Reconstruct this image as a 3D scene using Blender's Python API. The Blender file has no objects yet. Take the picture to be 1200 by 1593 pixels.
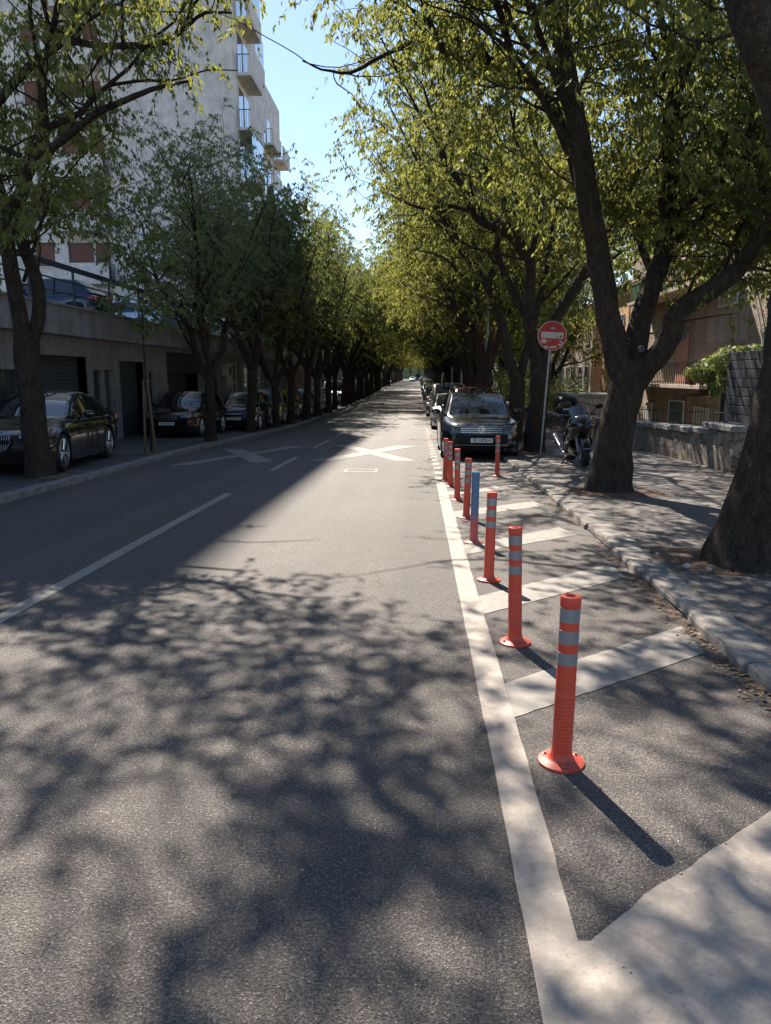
import bpy, bmesh, math, random
import numpy as np
from mathutils import Vector, Matrix, Quaternion

R = math.radians
SC = bpy.context.scene
COL = SC.collection
# ------------------------------------------------------------------ camera, world, sun, exposure
cam_d = bpy.data.cameras.new("camera"); cam = bpy.data.objects.new("camera", cam_d); COL.objects.link(cam)
cam.location = (0, 0, 1.64)
cam.rotation_euler = (R(90 - 10.02), 0, R(2.355))
cam_d.sensor_fit = 'VERTICAL'; cam_d.sensor_height = 24; cam_d.sensor_width = 24
cam_d.lens = 24 * 1197 / 1593
cam_d.clip_start = 0.05; cam_d.clip_end = 3000
SC.camera = cam

SUN_EL, SUN_AZ = 47.2, 18.3            # azimuth to the left of +Y
world = bpy.data.worlds.new("World"); SC.world = world; world.use_nodes = True
wn = world.node_tree.nodes; wl = world.node_tree.links
bg = wn['Background']; bg.inputs['Strength'].default_value = 0.074
sky = wn.new('ShaderNodeTexSky'); sky.sky_type = 'NISHITA'; sky.sun_disc = False
sky.sun_elevation = R(SUN_EL); sky.sun_rotation = R(-SUN_AZ)
sky.air_density = 1.0; sky.dust_density = 0.2; sky.ozone_density = 2.0
wl.new(sky.outputs[0], bg.inputs['Color'])
sd = bpy.data.lights.new("sun", 'SUN'); sun = bpy.data.objects.new("sun", sd); COL.objects.link(sun)
sd.energy = 5.0; sd.angle = R(0.5); sd.color = (1.0, 0.915, 0.80)
_d = Vector((math.sin(R(SUN_AZ)) * math.cos(R(SUN_EL)), -math.cos(R(SUN_AZ)) * math.cos(R(SUN_EL)), -math.sin(R(SUN_EL))))
sun.rotation_euler = _d.to_track_quat('-Z', 'Y').to_euler()
sun.location = (-20, 40, 60)
SC.view_settings.view_transform = 'Standard'; SC.view_settings.look = 'None'
SC.view_settings.exposure = 1.42; SC.view_settings.gamma = 1; SC.view_settings.use_curve_mapping = False
SC.cycles.max_bounces = 8; SC.cycles.transparent_max_bounces = 6
SC.cycles.transmission_bounces = 4; SC.cycles.diffuse_bounces = 4; SC.cycles.glossy_bounces = 3
SC.cycles.sample_clamp_indirect = 4

# ------------------------------------------------------------------ terrain profile along the street
PR = [(-8, 0), (3, 0), (9.45, -.11), (18, -.28), (25.4, -.45), (35, -.65), (50, -.75), (75, -.85), (95, -.75), (129, -.33), (184, -.1), (254, 0), (420, .2), (900, .4)]
def g(y):
    if y <= PR[0][0]: return PR[0][1]
    for (a, b), (c, d) in zip(PR, PR[1:]):
        if y <= c: return b + (d - b) * (y - a) / (c - a)
    return PR[-1][1]

# ------------------------------------------------------------------ mesh builder
class MB:
    def __init__(s): s.v = []; s.f = []
    def add(s, v, f):
        n = len(s.v); s.v += [tuple(p) for p in v]; s.f += [tuple(i + n for i in q) for q in f]; return s
    def box(s, c, d, rz=0, M=None):
        x, y, z = d[0] / 2, d[1] / 2, d[2] / 2
        p = [Vector(q) for q in ((-x, -y, -z), (x, -y, -z), (x, y, -z), (-x, y, -z), (-x, -y, z), (x, -y, z), (x, y, z), (-x, y, z))]
        if M is None: M = Matrix.Rotation(rz, 4, 'Z')
        p = [M @ q + Vector(c) for q in p]
        return s.add(p, [(0, 3, 2, 1), (4, 5, 6, 7), (0, 1, 5, 4), (1, 2, 6, 5), (2, 3, 7, 6), (3, 0, 4, 7)])
    def hexa(s, p):
        return s.add(p, [(0, 3, 2, 1), (4, 5, 6, 7), (0, 1, 5, 4), (1, 2, 6, 5), (2, 3, 7, 6), (3, 0, 4, 7)])
    def tube(s, pts, rad, n=8, cap=True):
        pts = [Vector(p) for p in pts]; m = len(pts)
        if not hasattr(rad, '__len__'): rad = [rad] * m
        u = None; base = len(s.v); vs = []
        for i, p in enumerate(pts):
            t = (pts[min(i + 1, m - 1)] - pts[max(i - 1, 0)])
            t = t.normalized() if t.length > 1e-9 else Vector((0, 0, 1))
            if u is None:
                u = t.orthogonal().normalized()
            else:
                u = (u - t * u.dot(t)); u = u.normalized() if u.length > 1e-6 else t.orthogonal().normalized()
            w = t.cross(u)
            for k in range(n):
                a = 2 * math.pi * k / n
                vs.append(p + (u * math.cos(a) + w * math.sin(a)) * rad[i])
        fs = [(i * n + k, i * n + (k + 1) % n, (i + 1) * n + (k + 1) % n, (i + 1) * n + k) for i in range(m - 1) for k in range(n)]
        if cap: fs += [tuple(range(n))[::-1], tuple((m - 1) * n + k for k in range(n))]
        return s.add(vs, fs)
    def lathe(s, prof, n=24, M=None, cap=False):
        M = M or Matrix.Identity(4); m = len(prof)
        vs = [M @ Vector((r * math.cos(2 * math.pi * k / n), r * math.sin(2 * math.pi * k / n), z)) for r, z in prof for k in range(n)]
        fs = [(i * n + k, i * n + (k + 1) % n, (i + 1) * n + (k + 1) % n, (i + 1) * n + k) for i in range(m - 1) for k in range(n)]
        if cap: fs += [tuple(range(n))[::-1], tuple((m - 1) * n + k for k in range(n))]
        return s.add(vs, fs)
    def ell(s, c, r, M=None, nu=16, nv=10):
        M3 = M or Matrix.Identity(3); c = Vector(c)
        vs = []; fs = []
        for i in range(nv + 1):
            th = math.pi * i / nv
            for k in range(nu):
                a = 2 * math.pi * k / nu
                vs.append(c + M3 @ Vector((r[0] * math.sin(th) * math.cos(a), r[1] * math.sin(th) * math.sin(a), r[2] * math.cos(th))))
        for i in range(nv):
            for k in range(nu):
                fs.append((i * nu + k, (i + 1) * nu + k, (i + 1) * nu + (k + 1) % nu, i * nu + (k + 1) % nu))
        return s.add(vs, fs)
    def grid(s, rows, closed=False):
        m = len(rows); n = len(rows[0]); vs = [p for r in rows for p in r]
        kk = n if closed else n - 1
        return s.add(vs, [(i * n + k, i * n + (k + 1) % n, (i + 1) * n + (k + 1) % n, (i + 1) * n + k) for i in range(m - 1) for k in range(kk)])
    def prism(s, poly, z0, z1, M=None):
        M = M or Matrix.Identity(4); n = len(poly)
        vs = [M @ Vector((x, y, z0)) for x, y in poly] + [M @ Vector((x, y, z1)) for x, y in poly]
        return s.add(vs, [tuple(range(n))[::-1], tuple(range(n, 2 * n))] + [(k, (k + 1) % n, (k + 1) % n + n, k + n) for k in range(n)])
    def build(s, name, m=None, parent=None, smooth=False, bevel=0, loc=None, sub=0):
        me = bpy.data.meshes.new(name); me.from_pydata(s.v, [], s.f); me.validate()
        bm = bmesh.new(); bm.from_mesh(me); bmesh.ops.remove_doubles(bm, verts=bm.verts, dist=1e-5)
        bmesh.ops.recalc_face_normals(bm, faces=bm.faces); bm.to_mesh(me); bm.free()
        if m: me.materials.append(m)
        o = bpy.data.objects.new(name, me); COL.objects.link(o)
        if parent: o.parent = parent
        if loc: o.location = loc
        if smooth:
            me.shade_smooth()
            if smooth != 'all':
                try: me.set_sharp_from_angle(angle=R(40))
                except Exception: pass
        if bevel:
            b = o.modifiers.new('bevel', 'BEVEL'); b.width = bevel; b.segments = 2; b.limit_method = 'ANGLE'; b.angle_limit = R(40)
        if sub:
            q = o.modifiers.new('sub', 'SUBSURF'); q.levels = sub; q.render_levels = sub
        return o

def thing(name, label, cat, loc=(0, 0, 0), rz=0, group=None):
    o = bpy.data.objects.new(name, None); COL.objects.link(o)
    o.location = loc; o.rotation_euler = (0, 0, rz); o.empty_display_size = .3
    return tag(o, label, cat, group)
def tag(o, label=None, cat=None, group=None, kind=None):
    if label: o['label'] = label
    if cat: o['category'] = cat
    if group: o['group'] = group
    if kind: o['kind'] = kind
    return o
def struct(o): o['kind'] = 'structure'; return o
def copy_tree(o, parent=None):
    c = o.copy(); COL.objects.link(c)
    if parent: c.parent = parent
    for ch in list(o.children): copy_tree(ch, c)
    return c

# ------------------------------------------------------------------ materials
def new_mat(name):
    m = bpy.data.materials.new(name); m.use_nodes = True
    return m, m.node_tree.nodes, m.node_tree.links, m.node_tree.nodes['Principled BSDF']
def coords(N, L, scale=(1, 1, 1), obj=True):
    tc = N.new('ShaderNodeTexCoord'); mp = N.new('ShaderNodeMapping'); mp.inputs['Scale'].default_value = scale
    L.new(tc.outputs['Object'], mp.inputs['Vector']); return mp.outputs[0]
def noise(N, L, vec, scale, detail=3, rough=.55):
    n = N.new('ShaderNodeTexNoise'); n.inputs['Scale'].default_value = scale; n.inputs['Detail'].default_value = detail
    n.inputs['Roughness'].default_value = rough; L.new(vec, n.inputs['Vector']); return n.outputs['Fac']
def ramp(N, L, fac, stops):
    r = N.new('ShaderNodeValToRGB'); e = r.color_ramp.elements
    while len(e) < len(stops): e.new(.5)
    for i, (p, c) in enumerate(stops):
        e[i].position = p; e[i].color = (*c, 1) if hasattr(c, '__len__') else (c, c, c, 1)
    L.new(fac, r.inputs[0]); return r.outputs[0]
def mix(N, L, fac, a, b, mode='MIX'):
    m = N.new('ShaderNodeMix'); m.data_type = 'RGBA'; m.blend_type = mode
    for s, v in ((m.inputs[0], fac), (m.inputs[6], a), (m.inputs[7], b)):
        if isinstance(v, (int, float)): s.default_value = v
        elif isinstance(v, tuple): s.default_value = (*v, 1)
        else: L.new(v, s)
    return m.outputs[2]
def bump(N, L, b, h, strength, dist):
    n = N.new('ShaderNodeBump'); n.inputs['Strength'].default_value = strength; n.inputs['Distance'].default_value = dist
    L.new(h, n.inputs['Height']); L.new(n.outputs[0], b.inputs['Normal']); return n
def plain(name, c, rough=.5, metal=0, var=.12, scale=8, coat=0, bmp=0, spec=None):
    m, N, L, b = new_mat(name); v = coords(N, L)
    f = noise(N, L, v, scale)
    col = mix(N, L, f, tuple(max(0, x * (1 - var)) for x in c), tuple(min(1, x * (1 + var)) for x in c))
    L.new(col, b.inputs['Base Color']); b.inputs['Roughness'].default_value = rough; b.inputs['Metallic'].default_value = metal
    if coat: b.inputs['Coat Weight'].default_value = coat; b.inputs['Coat Roughness'].default_value = .04
    if spec is not None: b.inputs['Specular IOR Level'].default_value = spec
    if bmp: bump(N, L, b, noise(N, L, v, scale * 6), .4, bmp)
    return m

def mat_asphalt(name, dark, light, fine=150, warm=1.0, patch=.18):
    m, N, L, b = new_mat(name); v = coords(N, L)
    vo = N.new('ShaderNodeTexVoronoi'); vo.inputs['Scale'].default_value = fine; L.new(v, vo.inputs['Vector'])
    n1 = noise(N, L, v, fine * .55, 4, .75); n2 = noise(N, L, v, .35, 5, .6); n3 = noise(N, L, v, 9, 4, .6)
    a = ramp(N, L, n1, [(.38, dark), (.52, tuple((x + y) / 2 for x, y in zip(dark, light))), (.63, light)])
    sep = N.new('ShaderNodeSeparateColor'); L.new(vo.outputs['Color'], sep.inputs[0])
    sp = ramp(N, L, sep.outputs[0], [(.0, .55), (.6, .95), (.9, 1.1), (1.0, 2.2)])
    c = mix(N, L, 1.0, a, sp, 'MULTIPLY')
    pt = ramp(N, L, n2, [(.3, 1 - patch), (.7, 1 + patch * .6)]); c = mix(N, L, 1.0, c, pt, 'MULTIPLY')
    p3 = ramp(N, L, n3, [(.3, .9), (.7, 1.06)]); c = mix(N, L, 1.0, c, p3, 'MULTIPLY')
    vs = coords(N, L, (1.1, .035, 1)); n4 = noise(N, L, vs, 1.6, 3, .5)
    c = mix(N, L, 1.0, c, ramp(N, L, n4, [(.38, .86), (.62, 1.10)]), 'MULTIPLY')
    vcr = N.new('ShaderNodeTexVoronoi'); vcr.feature = 'DISTANCE_TO_EDGE'; vcr.inputs['Scale'].default_value = .42
    wn_ = N.new('ShaderNodeTexNoise'); wn_.inputs['Scale'].default_value = 1.7; wn_.inputs['Detail'].default_value = 6; L.new(v, wn_.inputs['Vector'])
    wm = N.new('ShaderNodeMix'); wm.data_type = 'VECTOR'; wm.inputs[0].default_value = .35; L.new(v, wm.inputs[4]); L.new(wn_.outputs['Color'], wm.inputs[5]); L.new(wm.outputs[1], vcr.inputs['Vector'])
    msk = ramp(N, L, noise(N, L, v, .3, 2, .5), [(.50, 0), (.60, 1)])
    cr = ramp(N, L, vcr.outputs['Distance'], [(.0, 1), (.006, 0)])
    mm = N.new('ShaderNodeMath'); mm.operation = 'MULTIPLY'; L.new(msk, mm.inputs[0]); L.new(cr, mm.inputs[1])
    m7 = N.new('ShaderNodeMath'); m7.operation = 'MULTIPLY'; m7.inputs[1].default_value = .55; L.new(mm.outputs[0], m7.inputs[0])
    c = mix(N, L, m7.outputs[0], c, (.015, .014, .013))
    dr = ramp(N, L, noise(N, L, v, 3.1, 2, .4), [(.70, 0), (.74, .35)]); c = mix(N, L, dr, c, (.03, .028, .027))
    L.new(c, b.inputs['Base Color']); b.inputs['Roughness'].default_value = .66; b.inputs['Specular IOR Level'].default_value = .5
    add = N.new('ShaderNodeMath'); add.operation = 'ADD'; L.new(n1, add.inputs[0]); L.new(vo.outputs['Distance'], add.inputs[1])
    bump(N, L, b, add.outputs[0], .9, .006)
    return m
M_ROAD = mat_asphalt('asphalt road', (.026, .0215, .0185), (.195, .165, .142), fine=180)
M_WALK = mat_asphalt('asphalt pavement', (.050, .043, .038), (.235, .203, .18), fine=170, patch=.3)
M_LOT = mat_asphalt('asphalt parking bay', (.05, .048, .048), (.15, .145, .14), fine=150, patch=.3)
def mat_marking(nm='worn road paint', c1=(.25, .21, .172), c2=(.355, .305, .255), lo=.36):
    m, N, L, b = new_mat(nm); v = coords(N, L)
    n1 = noise(N, L, v, 70, 5, .75); n2 = noise(N, L, v, 2.2, 5, .65); n3 = noise(N, L, v, 14, 4, .6)
    base = mix(N, L, n2, c1, c2)
    d = ramp(N, L, n3, [(.32, .72), (.62, 1.06)]); base = mix(N, L, 1.0, base, d, 'MULTIPLY')
    k = ramp(N, L, n1, [(lo, 0.0), (lo + .13, 1.0)]); base = mix(N, L, k, (.21, .19, .166), base)
    L.new(base, b.inputs['Base Color']); b.inputs['Roughness'].default_value = .7
    bump(N, L, b, n1, .6, .003); return m
M_MARK = mat_marking()
M_MARKW = mat_marking('heavily worn road paint', (.18, .158, .136), (.29, .26, .226), .39)
def mat_stone(name, c1, c2, scale=3, bmp=.01, streak=0):
    m, N, L, b = new_mat(name); v = coords(N, L)
    n1 = noise(N, L, v, scale, 6, .7); n2 = noise(N, L, v, scale * 14, 4, .7)
    c = ramp(N, L, n1, [(.3, c1), (.7, c2)]); s = ramp(N, L, n2, [(.3, .7), (.65, 1.12)]); c = mix(N, L, 1.0, c, s, 'MULTIPLY')
    if streak:
        vz = coords(N, L, (3, 3, .22)); st = noise(N, L, vz, 1.3, 5, .65)
        c = mix(N, L, 1.0, c, ramp(N, L, st, [(.36, (1 - streak * 1.6, 1 - streak * 1.7, 1 - streak * 1.9)), (.56, 1.05)]), 'MULTIPLY')
    L.new(c, b.inputs['Base Color']); b.inputs['Roughness'].default_value = .85
    ad = N.new('ShaderNodeMath'); ad.operation = 'ADD'; L.new(n1, ad.inputs[0]); L.new(n2, ad.inputs[1])
    bump(N, L, b, ad.outputs[0], .8, bmp); return m
M_KERB = mat_stone('weathered kerb stone', (.17, .15, .13), (.34, .305, .27), 5, .02)
M_KERBD = mat_stone('grey kerb stone', (.16, .155, .15), (.29, .28, .265), 4, .01)
M_SOIL = mat_stone('reddish soil', (.10, .055, .035), (.24, .14, .085), 9, .03)
M_EARTH = mat_stone('garden earth', (.05, .045, .03), (.12, .11, .06), 2, .03)
M_CONC = mat_stone('stained concrete', (.20, .20, .205), (.32, .32, .325), .8, .004, .16)
M_REND = mat_stone('grey garage render', (.20, .20, .21), (.29, .29, .30), .6, .003, .12)
M_TOWER = mat_stone('cream tower render', (.65, .605, .57), (.71, .665, .625), .12, .002, .02)
M_TOWER2 = mat_stone('white balcony concrete', (.62, .58, .55), (.74, .70, .66), .6, .002, .06)
def mat_roughcast(name, c1, c2, sc=14):
    m, N, L, b = new_mat(name); v = coords(N, L)
    vo = N.new('ShaderNodeTexVoronoi'); vo.inputs['Scale'].default_value = sc; L.new(v, vo.inputs['Vector'])
    n2 = noise(N, L, v, .8, 5, .6)
    c = ramp(N, L, vo.outputs['Distance'], [(.1, c2), (.7, c1)]); s = ramp(N, L, n2, [(.3, .72), (.7, 1.15)]); c = mix(N, L, 1.0, c, s, 'MULTIPLY')
    L.new(c, b.inputs['Base Color']); b.inputs['Roughness'].default_value = .9
    bump(N, L, b, vo.outputs['Distance'], 1, .03); return m
M_HOUSE = mat_roughcast('brown roughcast', (.24, .175, .13), (.50, .40, .32))
M_HOUSE_S = mat_stone('smooth brown render', (.36, .285, .24), (.48, .40, .345), .7, .004, .15)
M_OCHRE = mat_stone('ochre render', (.50, .29, .12), (.62, .38, .18), .8, .003)
M_PINK = mat_stone('pink render', (.42, .27, .23), (.52, .35, .30), .6, .003)
def mat_rubble():
    m, N, L, b = new_mat('rubble stone'); v = coords(N, L, (1, 1, 1.25))
    dn = N.new('ShaderNodeTexNoise'); dn.inputs['Scale'].default_value = 4; L.new(v, dn.inputs['Vector'])
    mv = N.new('ShaderNodeMix'); mv.data_type = 'VECTOR'; mv.inputs[0].default_value = .26; L.new(v, mv.inputs[4]); L.new(dn.outputs['Color'], mv.inputs[5])
    vo = N.new('ShaderNodeTexVoronoi'); vo.inputs['Scale'].default_value = 4.2; vo.feature = 'DISTANCE_TO_EDGE'; L.new(mv.outputs[1], vo.inputs['Vector'])
    vc = N.new('ShaderNodeTexVoronoi'); vc.inputs['Scale'].default_value = 4.2; L.new(mv.outputs[1], vc.inputs['Vector'])
    n2 = noise(N, L, v, 30, 5, .7)
    cc = mix(N, L, n2, (.10, .085, .07), (.52, .47, .42))
    sp = N.new('ShaderNodeSeparateColor'); L.new(vc.outputs['Color'], sp.inputs[0])
    cc = mix(N, L, 1.0, cc, ramp(N, L, sp.outputs[0], [(0, (.5, .45, .42)), (.5, (.85, .78, .7)), (1, (1.15, 1.1, 1.05))]), 'MULTIPLY')
    k = ramp(N, L, vo.outputs['Distance'], [(.005, 0), (.05, 1)]); c = mix(N, L, k, (.13, .11, .09), cc)
    L.new(c, b.inputs['Base Color']); b.inputs['Roughness'].default_value = .9
    hh = mix(N, L, .25, k, n2); bump(N, L, b, hh, 1, .04); return m
M_RUBBLE = mat_rubble()
def mat_bark():
    m, N, L, b = new_mat('grey brown bark'); v = coords(N, L, (1, 1, .35))
    n1 = noise(N, L, v, 16, 6, .75); v2 = coords(N, L); n2 = noise(N, L, v2, 2.5, 4, .6); n3 = noise(N, L, v2, 22, 4, .6)
    vf = N.new('ShaderNodeTexVoronoi'); vf.feature = 'DISTANCE_TO_EDGE'; vf.inputs['Scale'].default_value = 34
    vm = N.new('ShaderNodeMapping'); vm.inputs['Scale'].default_value = (1, 1, .2); L.new(v2, vm.inputs['Vector'])
    wv = N.new('ShaderNodeMix'); wv.data_type = 'VECTOR'; wv.inputs[0].default_value = .2; nd = N.new('ShaderNodeTexNoise'); nd.inputs['Scale'].default_value = 11; nd.inputs['Detail'].default_value = 5; L.new(v2, nd.inputs['Vector'])
    L.new(vm.outputs[0], wv.inputs[4]); L.new(nd.outputs['Color'], wv.inputs[5]); L.new(wv.outputs[1], vf.inputs['Vector'])
    fis = ramp(N, L, vf.outputs['Distance'], [(.0, .6), (.16, 1)])
    c = ramp(N, L, n1, [(.3, (.020, .015, .011)), (.7, (.085, .065, .050))])
    c = mix(N, L, 1.0, c, ramp(N, L, n2, [(.3, .75), (.7, 1.3)]), 'MULTIPLY'); c = mix(N, L, 1.0, c, fis, 'MULTIPLY')
    k = ramp(N, L, n3, [(.66, 0), (.70, 1)]); c = mix(N, L, k, c, (.13, .12, .10))
    L.new(c, b.inputs['Base Color']); b.inputs['Roughness'].default_value = .92; b.inputs['Specular IOR Level'].default_value = .2
    hb_ = mix(N, L, .3, n1, fis); bump(N, L, b, hb_, 1, .05); return m
M_BARK = mat_bark()
def mat_leaf(name, d1, d2, t1, t2, tw=.5, sc=.7):
    m, N, L, b = new_mat(name); out = N['Material Output']
    v = coords(N, L); n = noise(N, L, v, sc, 3, .6); n2 = noise(N, L, v, 9, 2, .5)
    f = N.new('ShaderNodeMath'); f.operation = 'ADD'; L.new(n, f.inputs[0]); L.new(n2, f.inputs[1])
    f2 = N.new('ShaderNodeMath'); f2.operation = 'MULTIPLY'; f2.inputs[1].default_value = .5; L.new(f.outputs[0], f2.inputs[0])
    r = ramp(N, L, f2.outputs[0], [(.38, 0.0), (.62, 1.0)])
    L.new(mix(N, L, r, d1, d2), b.inputs['Base Color']); b.inputs['Roughness'].default_value = .6; b.inputs['Specular IOR Level'].default_value = .25
    t = N.new('ShaderNodeBsdfTranslucent'); L.new(mix(N, L, r, t1, t2), t.inputs[0])
    ms = N.new('ShaderNodeMixShader'); ms.inputs[0].default_value = tw
    L.new(b.outputs[0], ms.inputs[1]); L.new(t.outputs[0], ms.inputs[2]); L.new(ms.outputs[0], out.inputs[0]); return m
M_LEAF = mat_leaf('hackberry leaves', (.080, .105, .038), (.125, .15, .050), (.19, .22, .045), (.36, .35, .075))
M_LEAF2 = mat_leaf('shade lifted leaves', (.125, .165, .09), (.16, .20, .10), (.15, .18, .05), (.28, .29, .07))  # diffuse tone raised to brighten crowns that stand in shade
M_IVY = mat_leaf('ivy leaves', (.14, .17, .06), (.38, .40, .16), (.20, .24, .03), (.32, .36, .05), .35, 2)  # pale yellow-green tones put the hedge's sunlit tops into the colour

def mat_orange():
    m, N, L, b = new_mat('orange rubber'); v = coords(N, L); sp = N.new('ShaderNodeSeparateXYZ'); L.new(v, sp.inputs[0])
    n = noise(N, L, v, 14, 5, .7); n2 = noise(N, L, v, 45, 3, .6)
    col = mix(N, L, n, (.56, .055, .025), (.68, .075, .035))
    z = ramp(N, L, sp.outputs[2], [(.0, .62), (.09, .30), (.45, .12)]); s = ramp(N, L, n, [(.42, 0), (.62, 1)])
    k = N.new('ShaderNodeMath'); k.operation = 'MULTIPLY'; L.new(z, k.inputs[0]); L.new(s, k.inputs[1])
    col = mix(N, L, k.outputs[0], col, (.10, .055, .04))
    sc = ramp(N, L, n2, [(.66, 0), (.70, .4)]); col = mix(N, L, sc, col, (.20, .05, .035))
    L.new(col, b.inputs['Base Color']); b.inputs['Roughness'].default_value = .48; return m
M_ORANGE = mat_orange()
M_REFL = plain('grey reflective band', (.26, .26, .275), .35, metal=.3, var=.12, scale=30)
def mat_bluepost():
    m, N, L, b = new_mat('blue paint over orange rubber'); v = coords(N, L)
    sp = N.new('ShaderNodeSeparateXYZ'); L.new(v, sp.inputs[0]); n = noise(N, L, v, 22, 4, .7)
    a = N.new('ShaderNodeMath'); a.operation = 'MULTIPLY_ADD'; a.inputs[1].default_value = .35; L.new(n, a.inputs[0]); L.new(sp.outputs[2], a.inputs[2])
    k = ramp(N, L, a.outputs[0], [(.40, 0), (.52, 1)])
    L.new(mix(N, L, k, (.45, .09, .08), (.085, .155, .27)), b.inputs['Base Color']); b.inputs['Roughness'].default_value = .5; return m
M_BLUEP = mat_bluepost()
M_STEEL = plain('galvanised steel', (.30, .31, .32), .45, metal=.7, var=.2)
M_BOLT = plain('bolt steel', (.45, .43, .40), .35, metal=1)
M_BLACK = plain('black plastic', (.010, .010, .011), .55, spec=.2)
M_SCAR = plain('healed branch scar', (.10, .085, .07), .85)
M_BIKELAMP = plain('clear headlamp', (.42, .44, .46), .15, metal=.3, coat=1, var=.4, scale=30)
M_RUBBER = plain('tyre rubber', (.016, .016, .017), .75)
M_CHROME = plain('chrome trim', (.62, .63, .65), .12, metal=1, var=.05)
M_ALLOY = plain('alloy rim', (.50, .51, .53), .28, metal=.9, var=.08)
M_GLASS = plain('dark car glass', (.012, .015, .018), .03, var=.1, coat=1, spec=.8)
M_LAMP = plain('headlamp glass', (.16, .17, .19), .08, metal=.5, coat=1, var=.4, scale=40)
M_TAIL = plain('red tail lamp', (.45, .01, .01), .15, coat=1)
M_PLATE = plain('white number plate', (.72, .72, .70), .4, var=.05)
M_IRON = plain('dark iron', (.018, .018, .02), .55, metal=.3)
M_SLAT = plain('charcoal slats', (.055, .06, .068), .45, var=.15)
M_WOODB = plain('brown roller shutter', (.15, .055, .040), .6)
M_WOODP = plain('peeling pink door', (.48, .24, .18), .7, var=.3, scale=12)
M_WHITEP = plain('white painted frame', (.62, .62, .60), .5)
M_GLASSW = plain('window glass', (.10, .14, .18), .06, coat=1)
M_DKWIN = plain('dark window glass', (.03, .035, .04), .08, coat=1)
M_GDOOR = plain('grey garage door', (.055, .062, .070), .6, var=.15, scale=3)
M_GDOOR2 = plain('dark metal door', (.035, .04, .045), .6, var=.15)
M_TERRA = plain('terracotta', (.32, .10, .06), .8)
M_FLOWER = plain('pink petals', (.70, .12, .16), .6)
M_STAKE = plain('weathered stake wood', (.13, .085, .055), .85, var=.3, scale=20)
M_RED = plain('sign red', (.40, .012, .02), .4, var=.06)
M_WHITES = plain('sign white', (.46, .44, .40), .45, var=.08)
M_STICK = plain('sticker blue', (.08, .10, .25), .5)
M_RUST = plain('orange brown paint', (.26, .10, .045), .7)
def paint(name, c, rough=.25, metal=.3): return plain(name, c, rough, metal=metal, var=.04, coat=1)
P_BLACK = paint('black car paint', (.006, .007, .010), .2, 0); P_NAVY = paint('navy car paint', (.010, .018, .045))
P_SILVER = paint('silver car paint', (.55, .56, .58), .3, .3); P_WHITE = paint('white car paint', (.72, .73, .74), .3, 0)
P_RED = paint('red car paint', (.45, .02, .02), .3, .1); P_GOLD = paint('olive gold car paint', (.22, .18, .05), .3, .4)
P_TEAL = paint('blue grey car paint', (.07, .11, .14), .3, .4); P_GREY = paint('graphite car paint', (.09, .095, .10), .3, .5)
P_BEIGE = paint('beige car paint', (.40, .34, .26), .35, .2); P_BLUE = paint('blue car paint', (.03, .08, .25), .3, .2)
P_ICE = paint('pale blue car paint', (.50, .60, .68), .3, .3)

def text_mesh(txt, size, name, m, parent, M, bold=0.0, width=None):
    cu = bpy.data.curves.new(name, 'FONT'); cu.body = txt; cu.size = size; cu.align_x = 'CENTER'; cu.align_y = 'CENTER'
    cu.extrude = .001; cu.offset = bold
    t = bpy.data.objects.new('t', cu); COL.objects.link(t)
    bpy.context.view_layer.update()
    me = bpy.data.meshes.new_from_object(t.evaluated_get(bpy.context.evaluated_depsgraph_get()))
    bpy.data.objects.remove(t); bpy.data.curves.remove(cu)
    if width:
        xs = [v.co.x for v in me.vertices]; k = width / (max(xs) - min(xs)); me.transform(Matrix.Diagonal((k, 1, 1, 1)))
    me.transform(M); me.materials.clear(); me.materials.append(m)
    o = bpy.data.objects.new(name, me); COL.objects.link(o); o.parent = parent; me.name = name
    return o
# ================================================================== GROUND, ROAD, PAVEMENTS, MARKINGS
def strip(x0f, x1f, off, y0, y1, nx=1, dy=None, extra=()):
    ys = sorted(set([y0, y1] + [p[0] for p in PR if y0 < p[0] < y1] + [y for y in extra if y0 < y < y1]))
    if dy:
        y = y0
        while y < y1: ys.append(y); y += dy
        ys = sorted(set(ys))
    fx = lambda f, y: f(y) if callable(f) else f
    rows = []
    for y in ys:
        a, b = fx(x0f, y), fx(x1f, y)
        rows.append([(a + (b - a) * i / nx, y, g(y) + off) for i in range(nx + 1)])
    return MB().grid(rows)
KL = [(-10, -5.78), (10, -5.82), (14, -5.88), (17.6, -5.96), (22, -5.97), (30, -5.68), (45, -5.45), (60, -5.4), (900, -5.4)]
def kl(y):
    for (a, b), (c, d) in zip(KL, KL[1:]):
        if y <= c: return b + (d - b) * max(0, y - a) / (c - a)
    return -5.4
def kr(y): return 1.86 + .15 * min(1, max(0, (y - 3) / 9))
struct(strip(-70, 60, -1.9, -60, 900).build('ground', M_EARTH))
struct(strip(lambda y: kl(y) - .02, lambda y: kr(y) + .02, 0, -8, 900, 4).build('road', M_ROAD))
struct(strip(lambda y: kr(y) + .20, 6.25, .055, -8, 900, 3).build('pavement', M_WALK))
struct(strip(lambda y: kr(y) + .0, lambda y: kr(y) + .27, .02, -8, 900, 1).build('pavement_edge', M_WALK))
struct(strip(-9.6, lambda y: kl(y) - .18, .08, -8, 900, 3).build('parking_strip', M_LOT))

struct(MB().grid([[(x, y, z + 6 * math.sin(x * .013 + 1) * (z > 0)) for x in range(-300, 301, 30)] for y, z in ((365, -2), (395, 14), (460, 30), (800, 34))]).build('far_backdrop', plain('dark backdrop green', (.035, .05, .03), .9, var=.5, scale=.3, spec=0), smooth='all'))  # dark backdrop added to block bright sky under the farthest crowns

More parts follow.
